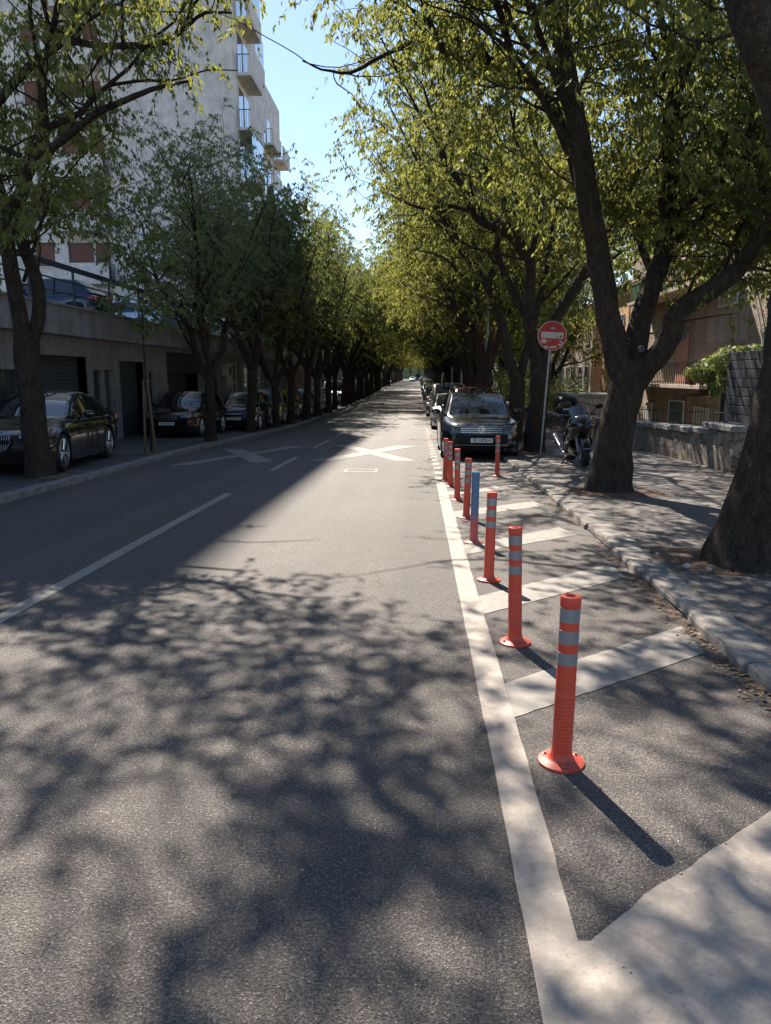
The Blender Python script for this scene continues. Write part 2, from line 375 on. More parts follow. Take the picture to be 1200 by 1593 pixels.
from mathutils.geometry import delaunay_2d_cdt
def mark(polys, name, off=.004, m=None):
    bm = bmesh.new()
    for poly in polys:
        n = len(poly); pv, _e, pf = delaunay_2d_cdt([Vector(p) for p in poly], [], [tuple(range(n))], 1, 1e-6)[:3]
        vs = [bm.verts.new((p.x, p.y, 0)) for p in pv]
        for f in pf: bm.faces.new([vs[i] for i in f])
    for y, _ in PR:
        bmesh.ops.bisect_plane(bm, geom=bm.verts[:] + bm.edges[:] + bm.faces[:], plane_co=(0, y, 0), plane_no=(0, 1, 0))
    for v in bm.verts: v.co.z = g(v.co.y) + off
    for f in bm.faces:
        f.normal_update()
        if f.normal.z < 0: f.normal_flip()
    me = bpy.data.meshes.new(name); bm.to_mesh(me); bm.free(); me.materials.append(m or M_MARK)
    o = bpy.data.objects.new(name, me); COL.objects.link(o); return struct(o)
def quad(x0, x1, y0, y1): return [(x0, y0), (x1, y0), (x1, y1), (x0, y1)]
def rough_edge(p, q, n, amp, rng):
    return [(p[0] + (q[0] - p[0]) * i / n + (rng.uniform(-amp, amp) if 0 < i < n else 0), p[1] + (q[1] - p[1]) * i / n + (rng.uniform(-amp, amp) if 0 < i < n else 0)) for i in range(n)]
rg = random.Random(4)
mark([[(.335, -6), (.485, -6)] + rough_edge((.485, 1.95), (.485, 13.4), 90, .003, rg) + [(.485, 13.4)] + rough_edge((.335, 13.4), (.335, -3), 90, .003, rg)], 'road_edge_line')
mark([quad(.34, .485, y, y + .45) for y in [13.75 + .95 * i for i in range(26)]], 'parking_bay_line')
mark([[(.45, -6), (1.86, -6), (1.86, 3.17)] + rough_edge((1.86, 3.17), (.99, 2.45), 14, .006, rg) + rough_edge((.99, 2.45), (.62, 2.13), 6, .008, rg) + [(.56, 2.07), (.52, 2.03), (.487, 2.03), (.45, 2.0)]], 'hatched_area', .006)
bars = [[(.487, 4.0), (1.80, 5.09), (1.76, 4.55), (.487, 3.56)], [(.487, 5.80), (1.79, 6.98), (1.79, 6.46), (.487, 5.32)],
        [(.487, 7.78), (1.66, 8.88), (1.78, 8.42), (.487, 7.34)], [(.487, 10.02), (1.68, 11.04), (1.76, 10.56), (.487, 9.55)], [(.487, 12.1), (1.66, 13.05), (1.7, 12.6), (.487, 11.62)]]
mark([rough_edge(b[0], b[1], 22, .004, rg) + rough_edge(b[1], b[2], 3, .005, rg) + rough_edge(b[2], b[3], 22, .004, rg) + [b[3]] for b in bars], 'hatch_bar', .004, M_MARKW)
mark([quad(-2.975, -2.845, a, b) for a, b in [(-6, 11.7), (15.2, 18.45), (21.6, 25.3), (28.2, 31.2), (34.5, 37.5), (41, 44), (47.5, 50.5), (54, 57), (60.5, 63.5), (67, 70), (73.5, 76.5), (80, 83)]], 'lane_line')
mark([[(-5.33, 21.01), (-4.87, 21.18), (-3.22, 17.21), (-3.66, 16.87)]], 'crossed_arrow_marking', .004, M_MARKW)
mark([[(-5.32, 16.08), (-4.84, 16.17), (-4.3, 18.6), (-3.2, 22.31), (-3.73, 22.36), (-4.23, 20.03), (-4.56, 18.9)]], 'crossed_arrow_marking', .006, M_MARKW)
mark([[(-2.52, 23.08), (-1.99, 22.85), (-0.02, 17.59), (-0.5, 17.48)]], 'crossed_arrow_marking', .004, M_MARKW)
mark([[(-2.47, 17.38), (-1.95, 17.45), (-0.94, 20.07), (0.01, 22.58), (-0.61, 22.76), (-1.28, 20.6), (-1.76, 19.24)]], 'crossed_arrow_marking', .006, M_MARKW)
mark([quad(-1.45, -.79, 15.0, 15.12), quad(-1.45, -.79, 15.5, 15.62), quad(-1.45, -1.40, 15.12, 15.5), quad(-.84, -.79, 15.12, 15.5)], 'faded_letter_patch', .004, M_MARKW)

def kerb(xf, w, h, y0, y1, mat, seed, far, name, gaps=()):
    r = random.Random(seed); mb = MB(); y = y0
    while y < y1:
        ln = r.uniform(.75, 1.5) if y < 45 else r.uniform(2.5, 4)
        e = min(y + ln, y1)
        skip = any(a < (y + e) / 2 < b for a, b in gaps)
        if not skip:
            dx = r.uniform(-.02, .02); hh = h + r.uniform(-.012, .012); n = 6
            ws = w + r.uniform(-.03, .05)
            rows = []
            for i in range(n + 1):
                t = i / n; yy = y + .012 + (e - y - .024) * t; xx = xf(yy) + dx; z = g(yy)
                j = lambda a: r.uniform(-a, a)
                k = .008 if 0 < i < n else .02
                s = far
                rows.append([(xx + j(.01), yy, z - .06), (xx + j(.018), yy, z + hh - .022 + j(.012)), (xx + s * (k + abs(j(.012))), yy, z + hh + j(.003)),
                             (xx + s * ws * .6, yy, z + hh + j(.003)), (xx + s * (ws + j(.015)), yy, z + hh + j(.005)), (xx + s * (ws + .01), yy, z - .06)])
            mb.grid(rows, closed=True)
            nn = len(mb.v)
            mb.f += [tuple(nn - 6 + q for q in range(6)), tuple(nn - 6 * (n + 1) + q for q in range(6))[::-1]]
        y = e
    return struct(mb.build(name, mat))
kerb(kr, .25, .062, -7, 300, M_KERB, 5, 1, 'kerb', gaps=[(8.3, 8.9)])
kerb(kl, .16, .10, -7, 300, M_KERBD, 6, -1, 'kerb')
# bay lines on the left parking strip, white, half worn
mark([[( -6.15, y), (-8.7, y + .25), (-8.7, y + .35), (-6.15, y + .10)] for y in (9.2, 14.1, 18.9, 23.9)], 'bay_line', .084)

# soil in the tree pits, leaf litter in the gutter
def soil_patch(x, y, rx, ry, z, seed):
    r = random.Random(seed); n = 22
    rows = []
    for k, q in ((1.0, 0), (.7, .02), (.35, .035), (.02, .045)):
        rows.append([(x + math.cos(a) * rx * k * (1 + .18 * math.sin(3 * a + seed) + .1 * math.sin(7 * a)), y + math.sin(a) * ry * k * (1 + .15 * math.cos(2 * a + seed)),
                      g(y + math.sin(a) * ry * k) + z + q + .004 + (r.uniform(0, .015) if q else 0)) for a in [2 * math.pi * i / n for i in range(n)]])
    return struct(MB().grid(rows, closed=True).build('soil', M_SOIL, smooth='all'))
soil_patch(2.78, 6.9, .62, .62, .055, 1); soil_patch(2.95, 11.7, .7, .62, .055, 2); soil_patch(2.75, 19.4, .6, .6, .055, 3); soil_patch(2.9, 23.5, .6, .6, .055, 4)
soil_patch(-6.35, 13.1, .28, .4, .08, 5); soil_patch(-6.35, 18.1, .3, .45, .08, 6)
r = random.Random(9); mb = MB()
def flat_leaf(mb, x, y, z, r, s=.05):
    a = r.uniform(0, 6.28); t = r.uniform(-.5, .5); l = s * r.uniform(.6, 1.3); w = l * .32
    c, sn = math.cos(a), math.sin(a)
    mb.add([(x - c * l / 2, y - sn * l / 2, z + r.uniform(.002, .01)), (x + sn * w, y - c * w, z + .004 + abs(t) * .015), (x + c * l / 2, y + sn * l / 2, z + r.uniform(.002, .014)), (x - sn * w, y + c * w, z + .004)], [(0, 1, 2, 3)])
for i in range(800):
    y = r.uniform(2.0, 13) if i % 3 else r.uniform(3.0, 6.5); x = kr(y) - abs(r.gauss(0, .07)) - .01
    if 8.3 < y < 8.9: continue
    flat_leaf(mb, x, y, g(y), r, .034)
for (cx, cy) in ((2.75, 6.9), (2.95, 11.7)):
    for i in range(260):
        a = r.uniform(0, 6.28); q = r.uniform(.35, .8); x, y = cx + math.cos(a) * q, cy + math.sin(a) * q
        if x > kr(y) + .3: flat_leaf(mb, x, y, g(y) + .068, r, .035)
M_DRY = plain('dry fallen leaves', (.21, .125, .07), .85, var=.5, scale=30)
tag(mb.build('leaf_litter', M_DRY), 'dry brown leaves gathered in the gutter along the right kerb', 'leaf litter', kind='stuff')
mb = MB(); r = random.Random(12)
for i in range(22):
    y = r.uniform(1.7, 3.0); x = r.uniform(.55, 1.6) if r.random() < .95 else r.uniform(-1, .3)
    mb.ell((x, y, g(y) + .008), (r.uniform(.003, .007), r.uniform(.003, .006), .003), nu=6, nv=4)
for x, y, s in ((2.35, 6.6, .05), (2.42, 6.95, .035), (2.25, 7.1, .03), (2.5, 6.5, .04)):
    mb.ell((x, y, g(y) + .075), (s * .7, s, s * .5), nu=9, nv=6)
tag(mb.build('gravel', plain('pale grit', (.34, .31, .27), .8), smooth='all'), 'small pale stones scattered on the paint and by the near right tree', 'gravel', kind='stuff')

# ================================================================== DELINEATOR POSTS
def make_post(blue=False):
    root = thing('delineator_post', 'x', 'bollard')
    skin = M_BLUEP if blue else M_ORANGE
    base = MB().lathe([(0, 0), (.098, 0), (.1, .006), (.098, .013), (.085, .017), (.060, .022), (.050, .032), (.045, .055), (0, .055)], 40)
    bo = base.build('base', M_ORANGE if not blue else M_BLUEP, root, smooth='s')
    for a in (.5, 2.6, 4.7):
        mb = MB()
        M = Matrix.Translation((math.cos(a) * .076, math.sin(a) * .076, .018))
        mb.lathe([(0, .012), (.006, .012), (.0065, 0), (.011, 0), (.011, .004), (0.0065, .0045)], 8, M)
        mb.build('bolt', M_BOLT, bo)
    prof = [(.044, .055), (.043, .08)]
    z = .10
    while z < .31: prof += [(.0425, z), (.0435, z + .004), (.0435, z + .008), (.0420, z + .012)]; z += .017
    prof += [(.0415, .36), (.0405, .708)]
    MB().lathe(prof, 32).build('tube', skin, root, smooth='s')
    MB().lathe([(.0403, .700), (.0425, .706), (.0432, .716), (.0432, .738), (.040, .749), (.030, .752), (.021, .750), (.019, .742), (0, .741)], 32).build('cap', skin, root, smooth='s')
    if not blue:
        for z0, z1 in ((.642, .700), (.548, .605), (.455, .508)):
            MB().lathe([(.0405, z0 - .001), (.0422, z0), (.0422, z1), (.0405, z1 + .001)], 32).build('reflective_band', M_REFL, root, smooth='s')
    return root
post = make_post(); bpost = make_post(True)
PL = [((.63, 3.11), 'nearest orange flexible post with three grey reflective bands, beside the long white edge line', 0),
      ((.63, 4.70), 'second nearest orange banded post, standing between the two nearest white hatch bars', 0),
      ((.61, 6.32), 'third orange banded post from the front, directly before the blue painted post', 0),
      ((.60, 7.93), 'post painted blue over its orange rubber, the only one without bands', 1),
      ((.62, 9.51), 'orange banded post right behind the blue painted post', 0),
      ((.59, 11.13), 'orange banded post second behind the blue painted post', 0),
      ((.56, 12.75), 'orange banded post in the row, just in front of the black car bumper', 0),
      ((.50, 13.6), 'farthest orange post of the row, mostly hidden behind the post in front of it', 0),
      ((1.50, 14.38), 'lone orange banded post standing near the kerb in front of the black car', 0)]
for i, ((x, y), lab, b) in enumerate(PL):
    o = bpost if b else (post if i == 0 else copy_tree(post))
    o.location = (x, y, g(y)); o.rotation_euler = (R(random.Random(i).uniform(-1.6, 1.6)), R((.7, -.9, 1.3, 0, -1.2, .8, -.6, 1.0, 1.6)[i]), i * .9)
    o['label'] = lab; o['group'] = 'flexible delineator posts along the hatched edge'
    if b: o.rotation_euler = (0, R(.8), .4)
# ================================================================== TREES
def unit(v):
    n = math.sqrt(v[0] ** 2 + v[1] ** 2 + v[2] ** 2) or 1; return (v[0] / n, v[1] / n, v[2] / n)
def smooth_path(P, rng, k=3, wob=.03):
    """resample a polyline (x,y,z,r) with Catmull-Rom and a little wobble"""
    out = []
    n = len(P)
    for i in range(n - 1):
        p0, p1, p2, p3 = P[max(0, i - 1)], P[i], P[i + 1], P[min(n - 1, i + 2)]
        for j in range(k):
            t = j / k
            q = [.5 * ((2 * p1[c]) + (-p0[c] + p2[c]) * t + (2 * p0[c] - 5 * p1[c] + 4 * p2[c] - p3[c]) * t * t + (-p0[c] + 3 * p1[c] - 3 * p2[c] + p3[c]) * t ** 3) for c in range(4)]
            if out:
                for c in range(3): q[c] += rng.uniform(-1, 1) * wob * (.3 + q[3] * 2)
                q[3] = max(.008, q[3]) * rng.uniform(.97, 1.03)
            out.append(tuple(q))
    out.append(tuple(P[-1])); return out
def grow(p, d, L, r, rng, noise_=.35, up=.0, seg=.22):
    n = max(3, int(L / seg)); pts = [(*p, r)]; s = L / n
    for i in range(n):
        t = (i + 1) / n
        d = unit((d[0] + rng.uniform(-1, 1) * noise_, d[1] + rng.uniform(-1, 1) * noise_, d[2] + rng.uniform(-1, 1) * noise_ * .8 + up))
        p = (p[0] + d[0] * s, p[1] + d[1] * s, p[2] + d[2] * s)
        pts.append((*p, r * (1 - t) + .006 * t))
    return pts
def at(P, t):
    f = t * (len(P) - 1); i = min(int(f), len(P) - 2); u = f - i
    a, b = P[i], P[i + 1]
    return tuple(a[c] + (b[c] - a[c]) * u for c in range(4)), unit((b[0] - a[0], b[1] - a[1], b[2] - a[2]))
def plen(P): return sum(math.dist(P[i][:3], P[i + 1][:3]) for i in range(len(P) - 1))

def flesh(limbs, rng, keep=None, sp2=.38, L2=(1.0, 2.3), sp3=.2, L3=(.45, .95), start=.25, nl=20, leafL=.105, leafW=.020, up2=.06, lvl15=True, spread=1.0, dens=None):
    """limbs -> (bark MB, leaf numpy arrays)"""
    bark = MB()
    for i, P in enumerate(limbs):
        n = 14 if P[0][3] > .15 else (10 if P[0][3] > .06 else 7)
        bark.tube([p[:3] for p in P], [p[3] for p in P], n)
    second = []; L1 = []
    if lvl15:
        for P in limbs[1:]:
            L = plen(P); k = max(1, int(L / 1.3))
            for j in range(k):
                t = start + (1 - start) * (j + rng.random()) / k
                q, d = at(P, min(t, .98))
                if q[3] > .17: continue
                a = rng.uniform(0, 6.28); s = (math.cos(a), math.sin(a), rng.uniform(-.1, .6))
                B = grow(q[:3], unit((d[0] * .5 + s[0], d[1] * .5 + s[1], d[2] * .5 + s[2])), rng.uniform(1.6, 3.0) * spread, min(.05, q[3] * .55), rng, .28, .05)
                if keep and not keep(B[-1]): continue
                L1.append(B); bark.tube([p[:3] for p in B], [p[3] for p in B], 6)
    for P in limbs[1:] + L1:
        L = plen(P); thin = P[0][3] < .06
        k = max(2, int(L / (sp2 * (1.0 if not thin else .8))))
        for j in range(k + 2):
            t = min(1, (start if not thin else .2) + (1 - (start if not thin else .2)) * (j + rng.random()) / k)
            if j >= k: t = 1
            q, d = at(P, t)
            if q[3] > .13 and rng.random() < .7: continue
            a = rng.uniform(0, 6.28); s = (math.cos(a), math.sin(a), rng.uniform(-.35, .55))
            m = .9 if t == 1 else .45
            B = grow(q[:3], unit((d[0] * m + s[0] * .9, d[1] * m + s[1] * .9, d[2] * m + s[2])), rng.uniform(*L2), min(.02, max(.009, q[3] * .5)), rng, .3, up2)
            if keep and not keep(B[-1]): continue
            second.append(B); bark.tube([p[:3] for p in B], [p[3] for p in B], 4, False)
    T0 = []; TD = []; TL = []
    for B in second:
        L = plen(B); k = max(3, int(L / sp3))
        for j in range(k + 1):
            t = .18 + .82 * (j + rng.random() * .9) / k
            q, d = at(B, min(1, t))
            a = rng.uniform(0, 6.28)
            s = (math.cos(a), math.sin(a), rng.uniform(-.5, .35))
            if keep and not keep(q): continue
            if dens and rng.random() > dens(q): continue
            T0.append(q[:3]); TD.append(unit((d[0] * .5 + s[0], d[1] * .5 + s[1], d[2] * .4 + s[2]))); TL.append(rng.uniform(*L3))
    T0 = np.array(T0); TD = np.array(TD); TL = np.array(TL)[:, None]
    rs = np.random.RandomState(rng.randrange(10 ** 6)); m = len(T0)
    C1 = T0 + TD * TL * .5; C2 = T0 + TD * TL * .85 + np.array([0, 0, -1]) * TL * (.25 + .35 * rs.rand(m, 1))
    # thin twig slivers so that the sprays hang on something
    tt = bark
    for i in range(0, m, 1):
        if i % 3: continue
        w = .0035
        a, b, c = T0[i], C1[i], C2[i]
        n0 = len(tt.v)
        tt.v += [(a[0] - w, a[1], a[2]), (a[0] + w, a[1], a[2]), (a[0], a[1] + w * 1.6, a[2]), (b[0] - w, b[1], b[2]), (b[0] + w, b[1], b[2]), (b[0], b[1] + w * 1.6, b[2]), (c[0], c[1], c[2])]
        tt.f += [(n0, n0 + 1, n0 + 4, n0 + 3), (n0 + 1, n0 + 2, n0 + 5, n0 + 4), (n0 + 2, n0, n0 + 3, n0 + 5), (n0 + 3, n0 + 4, n0 + 6), (n0 + 4, n0 + 5, n0 + 6), (n0 + 5, n0 + 3, n0 + 6)]
    idx = np.repeat(np.arange(m), nl); K = len(idx)
    t = (rs.rand(K, 1) * .92 + .08)
    P = (1 - t) ** 2 * T0[idx] + 2 * t * (1 - t) * C1[idx] + t * t * C2[idx]
    tan = C2[idx] - T0[idx]; tan /= np.linalg.norm(tan, axis=1, keepdims=True) + 1e-6
    rnd = rs.normal(size=(K, 3)); rnd[:, 2] *= .5
    D = tan * .35 + rnd * .42 + np.array([0, 0, -.75]); D /= np.linalg.norm(D, axis=1, keepdims=True)
    S = np.cross(D, rs.normal(size=(K, 3))); S /= np.linalg.norm(S, axis=1, keepdims=True) + 1e-6
    L = leafL * (.6 + .7 * rs.rand(K, 1)); W = leafW * (.7 + .6 * rs.rand(K, 1))
    P = P + rs.normal(size=(K, 3)) * .02
    nrm = np.cross(D, S)
    V = np.stack([P, P + D * L * .42 + S * W, P + D * L + nrm * L * .12, P + D * L * .42 - S * W], 1).reshape(-1, 3)
    return bark, V
def leaf_obj(name, V, m, parent):
    me = bpy.data.meshes.new(name); n = len(V) // 4
    me.vertices.add(len(V)); me.vertices.foreach_set('co', V.astype(np.float32).ravel())
    me.loops.add(len(V)); me.loops.foreach_set('vertex_index', np.arange(len(V), dtype=np.int32))
    me.polygons.add(n); me.polygons.foreach_set('loop_start', np.arange(0, len(V), 4, dtype=np.int32))
    me.polygons.foreach_set('loop_total', np.full(n, 4, np.int32))
    me.update(); me.validate(); me.materials.append(m)
    o = bpy.data.objects.new(name, me); COL.objects.link(o); o.parent = parent; return o
def bark_obj(mb, parent, name='trunk'):
    me = bpy.data.meshes.new(name); me.from_pydata(mb.v, [], mb.f); me.shade_smooth(); me.materials.append(M_BARK)
    o = bpy.data.objects.new(name, me); COL.objects.link(o); o.parent = parent; return o
def flare(P, rng, amt=.38):
    """root flare: widen the lowest points"""
    return [(x, y, z, r * (1 + (.05 * math.sin(z * 9)) * (z < .5) + amt * math.exp(-max(0, z - P[0][2] - .1) / .22))) for x, y, z, r in P]

LIMBS = {
 'R1': [
  [(2.91,11.65,-0.33,0.36),(2.91,11.65,-0.15,0.33),(2.94,11.65,0.55,0.28),(3.01,11.65,1.12,0.26),(3.11,11.65,1.59,0.27),(3.16,11.65,1.87,0.26)],
  [(3.08,11.65,1.59,0.24),(2.88,11.6,2.06,0.21),(2.71,11.5,2.59,0.19),(2.54,11.4,3.29,0.18),(2.31,11.2,4.02,0.17),(2.16,11,4.54,0.15),(2.01,10.9,5.15,0.14),(1.77,10.7,5.84,0.13),(1.59,10.6,6.53,0.11),(1.39,10.5,7.33,0.09),(1.2,10.4,8.22,0.05)],
  [(2.46,11.4,3.63,0.12),(2.31,11.7,4.3,0.12),(2.13,11.8,4.89,0.11),(1.8,11.9,5.56,0.1),(1.35,12,5.92,0.08),(1,12.1,6.12,0.07),(0.43,12.2,6.22,0.055),(0.14,12.2,6.66,0.045),(-0.23,12.3,6.93,0.03),(-0.7,12.4,7.16,0.02)],
  [(0.43,12.2,6.22,0.045),(0.06,12.3,6.48,0.04),(-0.51,12.5,6.37,0.035),(-1.05,12.6,6.17,0.03),(-1.49,12.6,6.22,0.02),(-1.78,12.6,6.34,0.012)],
  [(1.35,12,5.92,0.06),(1.22,11.8,6.28,0.055),(1.06,11.6,6.61,0.05),(0.86,11.4,6.99,0.04),(0.66,11.2,7.51,0.02)],
  [(3.16,11.65,1.73,0.22),(3.25,11.8,2.25,0.19),(3.42,12,2.82,0.17),(3.65,12.2,3.4,0.15),(3.74,12.3,3.97,0.14),(3.64,12.3,4.6,0.13),(3.63,12.2,5.2,0.12),(3.7,12.1,5.77,0.12),(3.86,12,6.32,0.11),(4.05,11.9,6.85,0.1),(4.21,11.8,7.59,0.08),(4.32,11.7,8.45,0.05)],
  [(3.61,12.1,5.77,0.07),(3.57,12.2,6.23,0.06),(3.46,12.3,6.7,0.055),(3.38,12.4,7.33,0.045),(3.22,12.5,8.13,0.02)],
  [(3.69,12.3,4.15,0.1),(3.95,12.5,4.65,0.09),(4.22,12.7,5.2,0.085),(4.58,12.8,5.5,0.07),(4.98,12.9,5.85,0.06),(5.47,13,6.24,0.04),(5.9,13,6.77,0.02)],
  [(3.76,12.2,3.86,0.09),(3.87,12,4.13,0.085),(4.19,11.9,4.33,0.08),(4.39,11.8,4.69,0.07),(4.67,11.7,5.08,0.06),(5.07,11.6,5.58,0.04),(5.48,11.5,6.1,0.02)],
  [(3.22,11.65,1.59,0.21),(3.41,11.4,1.91,0.18),(3.58,11.3,2.22,0.17),(3.62,11.2,2.52,0.16),(3.88,11.1,2.71,0.15),(4.13,11,2.89,0.14),(4.33,10.9,3.12,0.13),(4.58,10.8,3.55,0.12),(4.87,10.7,3.97,0.1),(5.17,10.6,4.56,0.06)],
  [(3.51,12,3.1,0.07),(3.41,12.4,3.52,0.06),(3.4,12.8,4.07,0.05),(3.4,13.1,4.61,0.04),(3.57,13.3,5.24,0.03),(3.48,13.5,5.97,0.015)]],
 'R2': [
  [(2.92,6.77,-0.17,0.36),(2.92,6.77,-0.05,0.32),(2.97,6.77,0.45,0.28),(3.1,6.77,1.01,0.255),(3.14,6.75,1.56,0.24),(3.15,6.7,2.09,0.235),(3.11,6.6,2.58,0.23)],
  [(3.06,6.6,2.48,0.21),(2.98,6.5,3.05,0.19),(2.8,6.4,3.54,0.17),(2.57,6.3,3.96,0.165),(2.34,6.2,4.31,0.155),(2.12,6.2,4.77,0.14),(1.81,6.2,5.38,0.11),(1.42,6.2,6.01,0.08),(1.04,6.2,6.69,0.04)],
  [(3.08,6.6,2.48,0.18),(3.3,6.7,3.09,0.15),(3.48,6.8,3.85,0.13),(3.66,6.9,4.59,0.1),(3.86,7,5.55,0.04)],
  [(2.63,6.3,3.87,0.12),(2.67,6.7,4.24,0.11),(2.8,7,4.65,0.1),(2.97,7.4,5.32,0.08),(3.02,7.8,6.12,0.04)]],
 'R3': [
  [(2.91,19.4,-0.54,0.32),(2.9,19.4,-0.31,0.29),(2.95,19.4,0.46,0.25),(3,19.4,1.09,0.24),(3,19.4,1.87,0.23)],
  [(3.01,19.4,1.72,0.18),(2.77,19.3,2.56,0.16),(2.65,19.2,3.09,0.15),(2.65,19,3.96,0.14),(2.57,18.9,4.38,0.13),(2.21,18.8,4.8,0.12),(1.6,18.7,5.07,0.1),(1.22,18.6,5.33,0.09),(0.99,18.5,5.87,0.08),(0.54,18.4,6.4,0.06),(0.39,18.3,7.04,0.05),(0.1,18.2,7.8,0.03)],
  [(2.68,19.3,2.94,0.12),(2.38,19.5,3.57,0.11),(2.03,19.7,4.28,0.1),(1.91,19.8,4.74,0.09),(2.11,20,5.46,0.08),(2.02,20.1,6.08,0.07),(1.54,20.2,6.85,0.05),(1.29,20.3,7.77,0.03)],
  [(3.03,19.4,1.8,0.17),(3.34,19.6,2.93,0.16),(3.89,19.8,3.82,0.15),(4.41,20,4.68,0.14),(4.81,20.2,5.62,0.11),(5.03,20.4,6.72,0.08),(5.31,20.5,7.92,0.05)],
  [(2.57,18.9,4.24,0.08),(2.74,18.9,4.95,0.075),(2.76,18.9,5.66,0.07),(2.5,18.9,6.37,0.055),(2.16,18.9,7.06,0.04),(2.21,18.9,7.87,0.025)],
  [(1.22,18.6,5.33,0.06),(0.7,18.5,5.46,0.05),(0.12,18.4,5.37,0.04),(-0.46,18.3,5.56,0.02)]],
 'R4': [
  [(2.89,23.5,-0.67,0.3),(2.92,23.5,-0.38,0.27),(2.97,23.5,0.59,0.24),(3,23.5,1.51,0.23)],
  [(3,23.5,1.36,0.19),(2.72,23.4,2.11,0.17),(2.44,23.3,3.22,0.15),(2.23,23.2,3.76,0.13),(1.92,23,4.28,0.12),(1.53,22.9,4.8,0.11),(1.15,22.8,5.22,0.09),(0.68,22.6,5.96,0.08),(0.49,22.5,6.79,0.06),(-0.04,22.4,7.6,0.03)],
  [(2.13,23.2,3.85,0.1),(2.08,23.4,4.5,0.09),(2.33,23.6,5.07,0.08),(2.23,23.8,6,0.06),(1.76,24,6.76,0.05),(1.84,24.1,7.86,0.02)],
  [(3,23.5,1.36,0.16),(3.28,23.8,2.5,0.14),(3.59,24.2,3.65,0.12),(3.88,24.5,4.82,0.1),(4.08,24.8,6.17,0.07),(4.45,25,7.51,0.03)],
  [(1.82,23,4.36,0.06),(1.26,22.9,4.44,0.05),(0.7,22.8,4.96,0.04),(-0.03,22.7,5.13,0.02)]],
 'L1': [
  [(-6.57,13.1,-0.39,0.3),(-6.55,13.1,-0.19,0.26),(-6.6,13.1,0.49,0.22),(-6.62,13.1,1.26,0.21),(-6.65,13.1,1.91,0.21),(-6.62,13.1,2.34,0.21)],
  [(-6.67,13.1,2.23,0.16),(-6.69,13,2.86,0.15),(-6.71,12.9,3.56,0.14),(-6.7,12.9,4.06,0.13),(-6.36,12.8,4.54,0.12),(-6.13,12.7,5.04,0.11),(-5.94,12.7,5.37,0.1),(-5.83,12.6,5.8,0.08),(-5.8,12.6,6.26,0.075),(-5.62,12.6,6.71,0.06),(-5.45,12.5,7.11,0.05),(-5.26,12.4,7.67,0.04),(-5.12,12.3,8.37,0.02)],
  [(-6.59,13.1,2.18,0.15),(-6.49,13.3,2.67,0.13),(-6.55,13.4,3.32,0.12),(-6.82,13.5,3.97,0.11),(-7.1,13.6,4.62,0.1),(-7.48,13.7,5.37,0.08),(-7.78,13.8,6.42,0.05),(-7.95,13.9,7.46,0.03)],
  [(-6.15,12.7,5.01,0.075),(-5.75,12.5,5.1,0.07),(-5.35,12.3,5.23,0.065),(-5,12.1,5.36,0.06),(-4.61,12,5.52,0.055),(-4.14,11.9,5.64,0.045),(-3.72,11.8,5.73,0.035),(-3.22,11.7,5.77,0.02)],
  [(-5.96,12.7,5.42,0.06),(-5.7,12.8,5.57,0.055),(-5.37,12.9,5.75,0.05),(-5.25,13,5.94,0.05),(-4.97,13,6.16,0.04),(-4.6,13,6.43,0.03),(-4.21,13,6.85,0.02)],
  [(-7.05,13.2,5.82,0.09),(-6.65,13,6.04,0.085),(-6.16,12.8,6.34,0.08),(-5.74,12.6,6.49,0.075),(-5.4,12.5,6.63,0.07),(-4.96,12.3,6.51,0.055),(-4.32,12,6.35,0.05),(-3.69,11.8,6.3,0.045),(-3.38,11.7,6.4,0.035),(-2.98,11.6,6.6,0.025),(-2.59,11.5,6.55,0.015)],
  [(-5.4,12.5,6.63,0.05),(-5.22,12.5,6.89,0.045),(-5.12,12.5,7.24,0.04),(-4.77,12.4,7.75,0.03),(-4.32,12.3,8.19,0.015)],
  [(-4.97,13,6.16,0.03),(-4.56,13.3,6.35,0.028),(-4.07,13.6,6.45,0.022),(-3.58,13.8,6.66,0.015),(-3.08,14,6.73,0.01)]],
}
def hero(key, base, label, seed, m, keep, group, extra=(), **kw):
    rng = random.Random(seed)
    root = thing('street_tree', label, 'tree', (base[0], base[1], g(base[1])), 0, group)
    limbs = []
    for i, P in enumerate(list(LIMBS[key]) + [[(x, y, z, r * .6) for x, y, z, r in E] for E in extra]):
        P = smooth_path([(x, y, z, r * (1 if i == 0 else .9)) for x, y, z, r in P], rng, 3, .022)
        if i == 0: P = flare(P, rng)
        limbs.append(P)
    bark, V = flesh(limbs, rng, keep, **kw)
    off = np.array([base[0], base[1], g(base[1])])
    bark.v = [(x - off[0], y - off[1], z - off[2]) for x, y, z in bark.v]
    bark_obj(bark, root); leaf_obj('crown', V - off, m, root)
    return root
GR, GL = 'street trees along the right pavement', 'street trees along the left kerb'
from mathutils import noise as mnoise
